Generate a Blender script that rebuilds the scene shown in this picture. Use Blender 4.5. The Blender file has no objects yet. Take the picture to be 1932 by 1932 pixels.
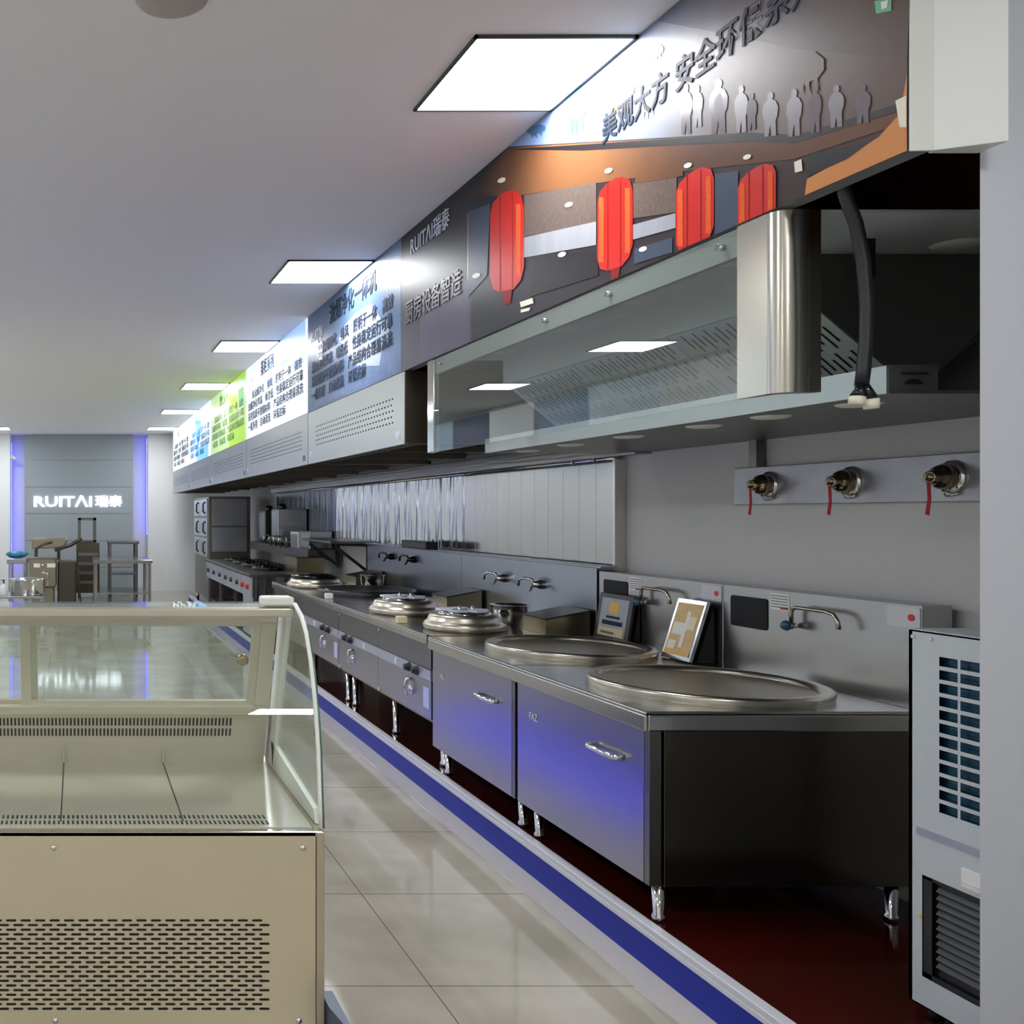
import bpy, bmesh, math, random, re
from mathutils import Vector, Matrix
random.seed(7)
S = bpy.context.scene
COL = S.collection
PI = math.pi
# ------------------------------------------------------------------ camera, world, exposure
EYE = 1.65
cd = bpy.data.cameras.new('camera'); cam = bpy.data.objects.new('camera', cd); COL.objects.link(cam)
cam.location = (0, 0, EYE); cam.rotation_euler = (PI/2, 0, 0)
cd.sensor_fit = 'HORIZONTAL'; cd.sensor_width = 36; cd.lens = 36*1800/1932
cd.shift_x = 822/1932; cd.shift_y = 4/1932; cd.clip_start = .05; cd.clip_end = 100
S.camera = cam
w = bpy.data.worlds.new('world'); S.world = w; w.use_nodes = True
w.node_tree.nodes['Background'].inputs[0].default_value = (.6, .7, .85, 1)
w.node_tree.nodes['Background'].inputs[1].default_value = .3
S.view_settings.view_transform = 'Standard'; S.view_settings.look = 'None'
S.view_settings.gamma = 1; S.view_settings.exposure = 0.68; S.view_settings.use_curve_mapping = False
S.cycles.max_bounces = 10; S.cycles.diffuse_bounces = 5; S.cycles.glossy_bounces = 6
S.cycles.transparent_max_bounces = 24; S.cycles.sample_clamp_indirect = 4
PANEL_POWER = 20
CEIL = 3.37
WX = 3.2            # right wall
SX = 2.02           # plane of the signs and hood fronts
# ------------------------------------------------------------------ materials
def srgb(r, g, b):
    f = lambda c: (c/255/12.92) if c <= 10 else ((c/255+.055)/1.055)**2.4
    return (f(r), f(g), f(b), 1)
MATS = {}
def mat(name, col=(128,128,128), rough=.5, metal=0, emit=0, ecol=None, bump=0, bscale=(20,20,20), coat=0, var=0, spec=None):
    if name in MATS: return MATS[name]
    m = bpy.data.materials.new(name); m.use_nodes = True; nt = m.node_tree; b = nt.nodes['Principled BSDF']
    c = srgb(*col)
    b.inputs['Base Color'].default_value = c; b.inputs['Roughness'].default_value = rough; b.inputs['Metallic'].default_value = metal
    if coat: b.inputs['Coat Weight'].default_value = coat; b.inputs['Coat Roughness'].default_value = .06
    if spec is not None: b.inputs['Specular IOR Level'].default_value = spec
    if emit:
        b.inputs['Emission Color'].default_value = srgb(*(ecol or col)); b.inputs['Emission Strength'].default_value = emit
    if bump or var:
        tc = nt.nodes.new('ShaderNodeTexCoord'); mp = nt.nodes.new('ShaderNodeMapping'); mp.inputs['Scale'].default_value = bscale
        nz = nt.nodes.new('ShaderNodeTexNoise'); nz.inputs['Scale'].default_value = 1; nz.inputs['Detail'].default_value = 3
        nt.links.new(tc.outputs['Object'], mp.inputs[0]); nt.links.new(mp.outputs[0], nz.inputs['Vector'])
        if bump:
            bp = nt.nodes.new('ShaderNodeBump'); bp.inputs['Strength'].default_value = bump; bp.inputs['Distance'].default_value = .01
            nt.links.new(nz.outputs[0], bp.inputs['Height']); nt.links.new(bp.outputs[0], b.inputs['Normal'])
        if var:
            mx = nt.nodes.new('ShaderNodeMix'); mx.data_type = 'RGBA'
            mx.inputs['A'].default_value = tuple(x*(1-var) for x in c[:3])+(1,)
            mx.inputs['B'].default_value = tuple(min(1, x*(1+var)) for x in c[:3])+(1,)
            nt.links.new(nz.outputs[0], mx.inputs['Factor']); nt.links.new(mx.outputs['Result'], b.inputs['Base Color'])
    MATS[name] = m; return m
def glass(name, tint=(235,245,240), k=1.0, rough=0.0):
    m = bpy.data.materials.new(name); m.use_nodes = True; nt = m.node_tree; nt.nodes.clear()
    o = nt.nodes.new('ShaderNodeOutputMaterial'); mx = nt.nodes.new('ShaderNodeMixShader')
    t = nt.nodes.new('ShaderNodeBsdfTransparent'); g = nt.nodes.new('ShaderNodeBsdfGlossy'); fr = nt.nodes.new('ShaderNodeFresnel')
    ml = nt.nodes.new('ShaderNodeMath'); ml.operation = 'MULTIPLY'; ml.inputs[1].default_value = k
    t.inputs[0].default_value = srgb(*tint); g.inputs['Roughness'].default_value = rough; ge_ = nt.nodes.new('ShaderNodeNewGeometry'); io = nt.nodes.new('ShaderNodeMath'); io.operation = 'MULTIPLY_ADD'; io.inputs[1].default_value = 1/1.5-1.5; io.inputs[2].default_value = 1.5
    nt.links.new(ge_.outputs['Backfacing'], io.inputs[0]); nt.links.new(io.outputs[0], fr.inputs[0])
    nt.links.new(fr.outputs[0], ml.inputs[0]); nt.links.new(ml.outputs[0], mx.inputs[0])
    nt.links.new(t.outputs[0], mx.inputs[1]); nt.links.new(g.outputs[0], mx.inputs[2]); nt.links.new(mx.outputs[0], o.inputs[0])
    return m
STEEL = mat('brushed_steel', (172,172,174), .24, 1, bump=.10, bscale=(1.5,1.5,60), var=.05)
STEELV = mat('brushed_steel_panel', (156,153,160), .29, 1, bump=.04, bscale=(2,2,90), var=.04)
STEELD = mat('dark_brushed_steel', (120,118,114), .32, 1, bump=.08, bscale=(50,50,2), var=.06)
HOODST = mat('hood_steel', (186,190,188), .32, 1, bump=.05, bscale=(2,60,2))
POLISH = mat('polished_steel', (205,203,198), .10, 1, bump=.05, bscale=(6,6,6))
CHROME = mat('chrome', (215,215,215), .06, 1)
COUNTER = mat('counter_top_steel', (180,178,172), .20, 1, bump=.12, bscale=(3,40,3), var=.05)
WARM = mat('warm_case_steel', (232,222,196), .34, 1, bump=.06, bscale=(3,3,3), var=.03)
WARMP = mat('case_frame_aluminium', (222,216,200), .38, .55)
WHITEF = mat('white_frame', (232,232,224), .35)
DARK = mat('dark_hole', (12,11,10), .6)
DARKIN = mat('dark_interior', (40,36,32), .5, .3)
BLACK = mat('black_plastic', (22,23,25), .35)
BLACKG = mat('black_gloss', (14,15,18), .12)
WHITE = mat('white_plastic', (232,232,230), .4)
RED = mat('red_cloth', (170,24,36), .7)
BLUE = mat('blue_riser', (18,38,146), .45, spec=.2)
NOSE = mat('white_nosing', (205,206,214), .3, .2)
WALLM = mat('wall_paint', (226,227,228), .7, bump=.03, bscale=(30,30,30))
WALLK = mat('kitchen_wall_paint', (192,190,188), .5, bump=.03, bscale=(30,30,30))
PILLAR = mat('pillar_paint', (184,187,194), .55, bump=.02, bscale=(25,25,25))
CEILM = mat('ceiling_paint', (236,234,230), .75)
BROWN = mat('dark_brown_board', (128,70,46), .6, var=.25, bscale=(8,8,1))
ACW = mat('grey_white_enamel', (192,198,202), .4)
TEAL = mat('teal_fins', (16,62,84), .25, .5, bump=.3, bscale=(2,2,220))
GCASE = glass('case_glass', (250,253,251), 1.0)
GHOOD = glass('hood_glass', (243,246,244), 1.25)
GEDGE = mat('green_glass_edge', (70,110,100), .15)
# ------------------------------------------------------------------ mesh helpers
def woff(p):
    v = Vector((0,0,0))
    while p is not None: v += p.location; p = p.parent
    return v
class MB:
    def __init__(s): s.v = []; s.f = []; s.m = []; s.sm = []
    def add(s, vs, fs, mi=0, smooth=False):
        n = len(s.v); s.v += [tuple(v) for v in vs]
        for f in fs: s.f.append([i+n for i in f]); s.m.append(mi); s.sm.append(smooth)
        return s
    def box(s, x0, x1, y0, y1, z0, z1, mi=0):
        vs = [(x,y,z) for x in (x0,x1) for y in (y0,y1) for z in (z0,z1)]
        return s.add(vs, [(0,1,3,2),(4,6,7,5),(0,4,5,1),(2,3,7,6),(0,2,6,4),(1,5,7,3)], mi)
    def quad(s, a, b, c, d, mi=0): return s.add([a,b,c,d], [(0,1,2,3)], mi)
    def poly(s, pts, mi=0): return s.add(pts, [tuple(range(len(pts)))], mi)
    def prism(s, pts, d, mi=0):
        n = len(pts); d = Vector(d); a = [Vector(p) for p in pts]; b = [p+d for p in a]
        fs = [tuple(range(n))[::-1], tuple(range(n, 2*n))] + [(i,(i+1)%n,(i+1)%n+n,i+n) for i in range(n)]
        return s.add(a+b, fs, mi)
    def slab(s, a, b, c, d, t, mi=0):
        """a thin plate through a,b,c,d with thickness t along its normal"""
        a,b,c,d = map(Vector, (a,b,c,d)); n = (b-a).cross(c-a).normalized()*t
        return s.prism([a,b,c,d], n, mi)
    def tube(s, path, r, n=10, mi=0, cap=True):
        P = [Vector(p) for p in path]; rings = []; up = None
        for i, p in enumerate(P):
            t = (P[min(i+1,len(P)-1)]-P[max(i-1,0)]).normalized()
            if up is None or abs(up.dot(t)) > .98:
                up = Vector((0,0,1)) if abs(t.z) < .9 else Vector((1,0,0))
            u = t.cross(up).normalized(); v = u.cross(t).normalized(); up = v
            rr = r[i] if isinstance(r, (list,tuple)) else r
            rings.append([p+u*math.cos(2*PI*k/n)*rr+v*math.sin(2*PI*k/n)*rr for k in range(n)])
        vs = [q for g in rings for q in g]
        fs = [(i*n+k, i*n+(k+1)%n, (i+1)*n+(k+1)%n, (i+1)*n+k) for i in range(len(P)-1) for k in range(n)]
        s.add(vs, fs, mi, True)
        if cap:
            m = len(s.v)-len(vs); s.f += [[m+k for k in range(n)][::-1], [m+(len(P)-1)*n+k for k in range(n)]]; s.m += [mi]*2; s.sm += [False]*2
        return s
    def cyl(s, a, b, r, n=16, mi=0): return s.tube([a, b], r, n, mi)
    def lathe(s, c, prof, n=48, axis=(0,0,1), mi=0, sx=1, sy=1):
        ax = Vector(axis).normalized(); u = Vector((1,0,0)) if abs(ax.x) < .9 else Vector((0,1,0))
        u = (u-ax*u.dot(ax)).normalized(); v = ax.cross(u); c = Vector(c); vs = []
        for r, h in prof: vs += [c+ax*h+u*math.cos(2*PI*k/n)*r*sx+v*math.sin(2*PI*k/n)*r*sy for k in range(n)]
        fs = [(i*n+k, i*n+(k+1)%n, (i+1)*n+(k+1)%n, (i+1)*n+k) for i in range(len(prof)-1) for k in range(n)]
        return s.add(vs, fs, mi, True)
    def build(s, name, mats, parent=None, bevel=0, kind=None, seg=2):
        me = bpy.data.meshes.new(name); o = woff(parent)
        me.from_pydata([tuple(Vector(v)-o) for v in s.v], [], s.f)
        ms = mats if isinstance(mats, (list, tuple)) else [mats]
        for m in ms: me.materials.append(m)
        for p, mi, sm in zip(me.polygons, s.m, s.sm): p.material_index = mi; p.use_smooth = sm
        ob = bpy.data.objects.new(name, me); COL.objects.link(ob); ob.parent = parent
        if bevel:
            bv = ob.modifiers.new('bevel', 'BEVEL'); bv.width = bevel; bv.segments = seg; bv.limit_method = 'ANGLE'; bv.angle_limit = .7
        if kind: ob['kind'] = kind
        return ob
def thing(name, label, cat, loc, group=None):
    o = bpy.data.objects.new(name, None); COL.objects.link(o); o.location = loc; o.empty_display_size = .1
    o['label'] = label; o['category'] = cat
    if group: o['group'] = group
    return o
def tag(o, label, cat, group=None):
    o['label'] = label; o['category'] = cat
    if group: o['group'] = group
    return o
def dup(root, loc, label, group=None):
    r = root.copy(); COL.objects.link(r); r.location = loc; r['label'] = label
    if group: r['group'] = group
    for ch in list(root.children):
        c = ch.copy(); COL.objects.link(c); c.parent = r
        for g in list(ch.children):
            d = g.copy(); COL.objects.link(d); d.parent = c
    return r
def bx(name, m, dims, parent=None, bevel=0, kind=None): return MB().box(*dims).build(name, m, parent, bevel, kind)
def at(px, py, X):
    """point of the plane x = X seen in this direction of the photograph"""
    Y = 1800*X/(px-144); return (X, Y, EYE+(970-py)*Y/1800)
def text(name, body, size, o, xd, yd, m, parent, depth=.003, bold=0, ax='LEFT', xs=1):
    cu = bpy.data.curves.new('lettering', 'FONT'); cu.body = body; cu.size = size; cu.extrude = depth/2; cu.offset = bold
    cu.align_x = ax; cu.resolution_u = 2
    t = bpy.data.objects.new('lettering_source', cu); COL.objects.link(t)
    dg = bpy.context.evaluated_depsgraph_get(); me = bpy.data.meshes.new_from_object(t.evaluated_get(dg))
    bpy.data.objects.remove(t)
    xd = Vector(xd).normalized(); yd = Vector(yd).normalized(); zd = xd.cross(yd)
    M = Matrix(((xd.x*xs,yd.x,zd.x,0),(xd.y*xs,yd.y,zd.y,0),(xd.z*xs,yd.z,zd.z,0),(0,0,0,1)))
    M = Matrix.Translation(Vector(o)-woff(parent)) @ M
    me.transform(M); me.materials.clear(); me.materials.append(m)
    for p in me.polygons: p.material_index = 0
    ob = bpy.data.objects.new(name, me); COL.objects.link(ob); ob.parent = parent
    return ob
def rrect(cx, cy, w, h, r, n=4):
    out = []
    for sx, sy, a0 in ((1,1,0),(-1,1,PI/2),(-1,-1,PI),(1,-1,1.5*PI)):
        for k in range(n+1):
            a = a0+PI/2*k/n; out.append((cx+sx*(w/2-r)+r*math.cos(a), cy+sy*(h/2-r)+r*math.sin(a)))
    return out
# ------------------------------------------------------------------ structure
def tile_mat():
    m = bpy.data.materials.new('polished_floor_tile'); m.use_nodes = True; nt = m.node_tree; b = nt.nodes['Principled BSDF']; N = nt.nodes.new; L = nt.links.new
    g = N('ShaderNodeNewGeometry'); sp = N('ShaderNodeSeparateXYZ'); L(g.outputs['Position'], sp.inputs[0])
    def line(sock, off, pitch, wd):
        a = N('ShaderNodeMath'); a.operation = 'SUBTRACT'; L(sock, a.inputs[0]); a.inputs[1].default_value = off-pitch*40
        d = N('ShaderNodeMath'); d.operation = 'DIVIDE'; L(a.outputs[0], d.inputs[0]); d.inputs[1].default_value = pitch
        f = N('ShaderNodeMath'); f.operation = 'FRACT'; L(d.outputs[0], f.inputs[0])
        c = N('ShaderNodeMath'); c.operation = 'LESS_THAN'; L(f.outputs[0], c.inputs[0]); c.inputs[1].default_value = wd/pitch
        return c.outputs[0]
    a = line(sp.outputs[0], 1.236, .767, .004); c = line(sp.outputs[1], 3.333, .809, .005)
    mx = N('ShaderNodeMath'); mx.operation = 'MAXIMUM'; L(a, mx.inputs[0]); L(c, mx.inputs[1])
    nz = N('ShaderNodeTexNoise'); nz.inputs['Scale'].default_value = 2.3; nz.inputs['Detail'].default_value = 6; L(g.outputs['Position'], nz.inputs['Vector'])
    r = N('ShaderNodeValToRGB'); r.color_ramp.elements[0].color = srgb(152,146,133); r.color_ramp.elements[1].color = srgb(172,166,153)
    r.color_ramp.elements[0].position = .35; r.color_ramp.elements[1].position = .65; L(nz.outputs[0], r.inputs[0])
    q = N('ShaderNodeMix'); q.data_type = 'RGBA'; L(mx.outputs[0], q.inputs['Factor']); L(r.outputs[0], q.inputs['A']); q.inputs['B'].default_value = srgb(96,88,76)
    L(q.outputs['Result'], b.inputs['Base Color']); b.inputs['Roughness'].default_value = .07; b.inputs['Specular IOR Level'].default_value = .65
    n2 = N('ShaderNodeTexNoise'); n2.inputs['Scale'].default_value = 3; L(g.outputs['Position'], n2.inputs['Vector'])
    bp = N('ShaderNodeBump'); bp.inputs['Strength'].default_value = .03; bp.inputs['Distance'].default_value = .02
    L(n2.outputs[0], bp.inputs['Height']); L(bp.outputs[0], b.inputs['Normal'])
    return m
LX = -2.7; YB = -4.0; YF = 20.62
bx('floor', tile_mat(), (LX, WX, YB, YF+.4, -.1, 0), kind='structure')
bx('ceiling', CEILM, (LX, WX, YB, YF+.4, CEIL, CEIL+.1), kind='structure')
bx('wall_left', WALLM, (LX-.1, LX, YB, YF+.4, -.1, CEIL+.1), kind='structure')
bx('wall_back', WALLM, (LX, WX, YB-.1, YB, -.1, CEIL+.1), kind='structure')
bx('wall_right', WALLK, (WX, WX+.1, YB, YF+.4, -.1, CEIL+.1), kind='structure')
bx('wall_far', WALLM, (LX, WX, YF+.3, YF+.4, -.1, CEIL+.1), kind='structure')
bx('wall_far_pier', WALLM, (LX, -1.42, YF-.15, YF+.3, 0, CEIL), kind='structure')
bx('wall_far_pier', WALLM, (1.54, WX, YF-.15, YF+.3, 0, CEIL), kind='structure')
PH = .158; PX = 2.071
RFL = mat('dark_red_platform', (58,14,10), .10, coat=.6, var=.12, bscale=(2,2,2))
bx('platform', RFL, (PX+.03, WX, 1.2, 17.6, 0, PH), kind='structure')
bx('trim_1', BLUE, (PX, PX+.03, 1.2, 17.6, 0, .116), kind='structure')
MB().box(PX-.004, PX+.03, 1.2, 17.6, .116, PH+.002).box(PX-.008, PX+.03, 1.2, 17.6, .132, .137).box(PX-.008, PX+.034, 1.2, 17.6, .150, PH+.004).build('trim_2', NOSE, bevel=.003, kind='structure')
bx('trim_3', mat('pale_kerb_tile', (176,172,166), .1), (1.95, PX, 1.2, 17.6, 0, .004), kind='structure')
MB().prism([(2.207,2.33,0),(3.199,2.33,0),(3.199,2.47,0),(2.345,2.47,0)], (0,0,CEIL)).build('wall_pillar', PILLAR, kind='structure')
# far feature wall
fw = thing('feature_wall', 'grey boarded feature wall panel at the far end carrying glowing letters', 'wall panel', (.05, YF, 0))
m_ = MB()
ys = [CEIL-.0, 2.81, 2.23, 1.655, 1.07, .5, 0]
for a, b in zip(ys, ys[1:]): m_.box(-1.12, 1.22, YF, YF+.12, b+.008, a-.008)
m_.box(-1.11, 1.21, YF+.012, YF+.12, 0, CEIL)
m_.build('board_panel', mat('grey_board', (150,158,162), .35), fw, bevel=.003)
fs = thing('illuminated_sign', 'white glowing letter sign on the grey far wall panel', 'sign', (.04, YF-.04, 1.93))
GLOW = mat('sign_glow', (240,244,255), .4, emit=1.8)
text('lettering', 'RUITΛI', .315, (-.94, YF-.012, 1.815), (1,0,0), (0,0,1), GLOW, fs, .03, .006, xs=1.33)
text('lettering', '瑞泰', .27, (.40, YF-.012, 1.83), (1,0,0), (0,0,1), GLOW, fs, .03, .003, xs=1.1)
# violet cove lights in the two recesses beside the panel
for nm, x0, x1, z0, z1, e in (('left', -1.41, -1.40, .3, 3.2, 7), ('right', 1.525, 1.535, 1.2, 3.3, 6)):
    t = bx('strip_light', mat('violet_led', (70,74,255), .5, emit=e), (x0, x1, YF+.10, YF+.12, z0, z1))
    tag(t, 'violet light strip in the %s recess beside the grey far wall panel' % nm, 'light strip')
# brown boards in the void over the near hood
bx('wall_void_board', BROWN, (2.9, 2.95, 2.36, 5.9, 2.60, CEIL), kind='structure')
bx('wall_void_end', BROWN, (2.10, 2.9, 4.2, 4.25, 2.60, CEIL), kind='structure')
# ------------------------------------------------------------------ ceiling lights
LIT = mat('light_diffuser', (250,252,255), .5, emit=PANEL_POWER, ecol=(250,252,255))
FRM = mat('light_frame', (70,70,68), .5)
def ceiling_light(x0, x1, y0, y1, label, group):
    t = thing('ceiling_light', label, 'ceiling light', ((x0+x1)/2, (y0+y1)/2, CEIL), group)
    f = MB(); r = .012
    f.box(x0,x1,y0,y0+r,CEIL-.012,CEIL).box(x0,x1,y1-r,y1,CEIL-.012,CEIL).box(x0,x0+r,y0,y1,CEIL-.012,CEIL).box(x1-r,x1,y0,y1,CEIL-.012,CEIL)
    f.build('frame', FRM, t)
    bx('diffuser', LIT, (x0+r, x1-r, y0+r, y1-r, CEIL-.008, CEIL-.002), t)
    return t
rows = [3.42, 6.45, 9.44, 12.5, 15.65, 18.8]
lab = ['square ceiling light nearest the camera, above the lantern picture', 'ceiling light beside the dark blue poster, second from the camera',
       'ceiling light beside the white poster, third from the camera', 'ceiling light beside the green poster, fourth from the camera',
       'ceiling light beside the cyan poster, fifth from the camera', 'farthest ceiling light of the right row, next to the far wall']
for y, l in zip(rows, lab): ceiling_light(1.43, SX-.004, y, y+.63, l, 'ceiling lights along the signs')
l2 = ['left row ceiling light %s' % s for s in ('over the display case end', 'behind the display case', 'in mid room', 'past mid room', 'close to the machines', 'at the far wall, cut by the left picture edge')]
for y, l in zip(rows, l2): ceiling_light(-1.93, -1.33, y, y+.63, l, 'left row ceiling lights')
for x0, nm in ((1.40, 'right'), (-1.93, 'left')):
    for y, n2 in ((.37, 'over the camera'), (-2.6, 'behind the camera')):
        ceiling_light(x0, x0+.6, y, y+.63, 'ceiling light of the %s row %s' % (nm, n2), 'ceiling lights behind the camera')
sp = thing('ceiling_speaker', 'round beige ceiling fitting at the top left edge of the picture', 'ceiling fitting', (.32, 3.16, CEIL))
MB().lathe((.32,3.16,CEIL), [(0,-.03),(.09,-.03),(.115,-.02),(.122,0)], 48).build('cover', mat('beige_fitting', (176,164,150), .5), sp)
MB().lathe((.32,3.16,CEIL), [(.122,0),(.128,-.006),(.13,0)], 48).build('rim', WHITE, sp)
# ------------------------------------------------------------------ opposite side of the aisle (seen only as reflections), added reflection pieces
op = thing('poster_band', 'pale poster band over the opposite counters reflected in the hood glass', 'poster', (LX+.05, 9, 2.6))
m_ = MB(); cols = []
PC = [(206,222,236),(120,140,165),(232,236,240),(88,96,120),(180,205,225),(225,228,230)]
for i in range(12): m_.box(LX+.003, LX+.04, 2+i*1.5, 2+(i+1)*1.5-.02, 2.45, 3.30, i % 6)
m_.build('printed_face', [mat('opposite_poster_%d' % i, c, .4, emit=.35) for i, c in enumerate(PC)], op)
tag(bx('dark_reflection_sheet', mat('reflection_sheet_black', (24,22,26), .7), (-1.2, .82, 4.2, 8.0, .001, .012)), 'dark sheet added on the tiles behind the display case to darken the range front reflections', 'mat')  # hidden dark sheet, added to darken what the range fronts mirror
tag(bx('blue_reflection_block', mat('blue_reflection_glow', (40,48,255), .5, emit=1.7), (.87, 1.06, 5.0, 7.9, .002, .06)), 'low glowing blue block added behind the display case to tint the range front reflections', 'plinth')  # hidden glowing block, added for the blue band mirrored in the range fronts
# ------------------------------------------------------------------ signs
SB = 2.533; ST = .056
INK = mat('dark_print', (34,42,58), .5, spec=.1)
INKL = mat('grey_print', (84,94,112), .3)
PALE = mat('pale_print', (205,214,226), .3)
TX = (0,-1,0); TY = (0,0,1)
def sign(y0, y1, label, faces, mats, name='signboard'):
    t = thing(name, label, 'sign', (SX+ST/2, (y0+y1)/2, SB), 'signs along the hoods')
    bx('backing', mat('sign_backing', (150,152,150), .4, .4), (SX+.001, SX+ST, y0, y1, SB, CEIL-.002), t)
    m = MB()
    for mi, pts, lay in faces:
        pts = [Vector(p) for p in pts]
        n = (pts[1]-pts[0]).cross(pts[2]-pts[0])
        if n.x > 0: pts = pts[::-1]
        m.poly([(SX-.0006*lay, p.y, min(CEIL-.003, max(SB, p.z))) for p in pts], mi)
    m.build('printed_face', mats, t)
    return t
def R(y0, y1, z0=SB, z1=CEIL-.003): return [(SX,y0,z0),(SX,y1,z0),(SX,y1,z1),(SX,y0,z1)]
def P(*pp): return [at(x, y, SX) for x, y in pp]
# lantern picture
def ramp_mat(name, stops, rough=.36, axis=1, lo=2.3, hi=4.9):
    m = bpy.data.materials.new(name); m.use_nodes = True; nt = m.node_tree; b = nt.nodes['Principled BSDF']; N = nt.nodes.new; L = nt.links.new
    g = N('ShaderNodeNewGeometry'); sp = N('ShaderNodeSeparateXYZ'); L(g.outputs['Position'], sp.inputs[0])
    mr = N('ShaderNodeMapRange'); mr.inputs[1].default_value = lo; mr.inputs[2].default_value = hi; L(sp.outputs[axis], mr.inputs[0])
    nz = N('ShaderNodeTexNoise'); nz.inputs['Scale'].default_value = 9; nz.inputs['Detail'].default_value = 4; L(g.outputs['Position'], nz.inputs['Vector'])
    ad = N('ShaderNodeMath'); ad.operation = 'MULTIPLY_ADD'; L(nz.outputs[0], ad.inputs[0]); ad.inputs[1].default_value = .12; L(mr.outputs[0], ad.inputs[2])
    r = N('ShaderNodeValToRGB'); els = r.color_ramp.elements
    els[0].position = stops[0][0]; els[0].color = srgb(*stops[0][1]); els[1].position = stops[-1][0]; els[1].color = srgb(*stops[-1][1])
    for p, c in stops[1:-1]: e = els.new(p); e.color = srgb(*c)
    L(ad.outputs[0], r.inputs[0]); L(r.outputs[0], b.inputs['Base Color']); b.inputs['Roughness'].default_value = rough; b.inputs['Specular IOR Level'].default_value = .16
    return m
LM = [ramp_mat('print_interior', [(.06,(70,52,48)),(.4,(58,50,54)),(.7,(46,42,48)),(1,(40,42,50))]),
      ramp_mat('print_sky_haze', [(.1,(96,78,72)),(.3,(118,106,102)),(.42,(136,138,148)),(.55,(134,150,184)),(1,(126,150,196))]),  # sky print with the ceiling light's reflected haze painted into its pale end
      ramp_mat('print_wood', [(.1,(104,66,44)),(.35,(92,62,46)),(.6,(124,84,54)),(.8,(128,84,54)),(1,(60,44,38))]),
      mat('print_orange', (206,134,72), .38, spec=.2), mat('print_lantern', (198,34,26), .38, spec=.2, var=.12, bscale=(9,9,9)), mat('print_lantern_seam', (140,24,24), .2),
      mat('print_lantern_gold', (224,92,42), .2, var=.3, bscale=(60,60,60)), mat('print_grille', (104,90,82), .2, var=.3, bscale=(60,60,60)),
      mat('print_steel', (158,160,166), .2, var=.2, bscale=(12,12,2)), mat('print_dark', (34,30,32), .38, spec=.2), mat('print_bright', (240,232,214), .2),
      ramp_mat('print_top_reflection', [(.1,(92,76,70)),(.3,(100,94,98)),(.5,(112,118,138)),(1,(118,128,160))]),  # reflection of the ceiling painted into the picture's upper band
      mat('print_green', (120,186,150), .2), mat('print_figure', (120,110,116), .2), mat('print_blue', (58,104,146), .2), mat('print_slate', (66,76,94), .38, spec=.2)]
F = [(0, R(2.317, 4.88), 1),
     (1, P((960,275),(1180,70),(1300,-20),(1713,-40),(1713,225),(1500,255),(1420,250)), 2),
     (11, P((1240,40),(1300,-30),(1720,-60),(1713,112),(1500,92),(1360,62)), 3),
     (2, P((880,372),(960,278),(1420,252),(1500,256),(1713,190),(1713,230),(1500,300),(1300,322),(1130,345),(985,368)), 3),
     (9, P((960,282),(1420,252),(1500,257),(1713,190),(1713,205),(1500,270),(1420,266),(1100,284)), 4),
     (3, P((1520,370),(1524,338),(1606,292),(1660,258),(1700,214),(1713,140),(1713,290)), 4),
     (9, P((1530,290),(1640,268),(1660,256),(1600,300),(1524,334)), 5),
     (10, P((1500,306),(1514,300),(1516,322),(1502,326)), 5),
     (10, P((1692,190),(1713,180),(1713,240),(1700,240)), 6),
     (7, P((990,368),(1126,345),(1126,422),(990,446)), 4), (8, P((990,448),(1126,418),(1126,462),(990,486)), 5),
     (7, P((1196,346),(1278,334),(1278,400),(1196,412)), 4), (8, P((1196,424),(1276,402),(1276,430),(1196,452)), 5),
     (15, P((1350,328),(1394,322),(1394,425),(1350,445)), 4), (9, P((1010,490),(1130,470),(1130,520),(1000,560)), 5),
     (2, P((1200,335),(1290,322),(1290,332),(1200,346)), 5),
     (15, P((884,400),(926,384),(920,520),(884,560)), 4),
     (10, P((982,570),(1006,562),(1008,572),(984,580)), 6), (10, P((984,584),(1002,580),(1000,586),(984,590)), 6),
     (15, P((1198,470),(1270,448),(1270,476),(1198,498)), 5)]
for x, y in ((948,340),(1150,322),(1300,312),(1412,296),(1075,386),(1062,480),(900,520),(1215,470)):
    F.append((10, P(*[(x+8*math.cos(a*PI/4), y-2*math.cos(a*PI/4)+5*math.sin(a*PI/4)) for a in range(8)]), 7))
# lanterns: rounded barrels with seams
for cx, w_, yt, yb, sh in ((958,64,362,548,-.10),(1162,67,338,506,-.16),(1313,72,322,470,-.2),(1430,72,316,438,-.2)):
    pts = [(cx+dx*w_, yt+(yb-yt)*dy+dx*w_*sh*2.2) for dx, dy in ((-.22,.02),(0,-.01),(.22,0),(.42,.07),(.5,.2),(.5,.8),(.40,.93),(.2,1),(-.2,1),(-.42,.95),(-.5,.82),(-.5,.2),(-.42,.08))]
    F.append((4, P(*pts), 6))
    for dx in (-.2, .16):
        F.append((5, P(*[(cx+(dx+e)*w_, yt+(yb-yt)*dy+dx*w_*sh*2.2) for e, dy in ((-.012,.02),(.012,.02),(.012,.99),(-.012,.99))]), 7))
    for dx in ((.34,) if cx < 1000 else (-.38, .36)):
        F.append((6, P(*[(cx+(dx+e)*w_, yt+(yb-yt)*dy+dx*w_*sh*2.2) for e, dy in ((-.07,.15),(.07,.15),(.07,.88),(-.07,.88))]), 7))
    F.append((5, P((cx-.16*w_,yb-4),(cx+.16*w_,yb-10),(cx+.1*w_,yb+24),(cx-.1*w_,yb+28)), 5))
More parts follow.
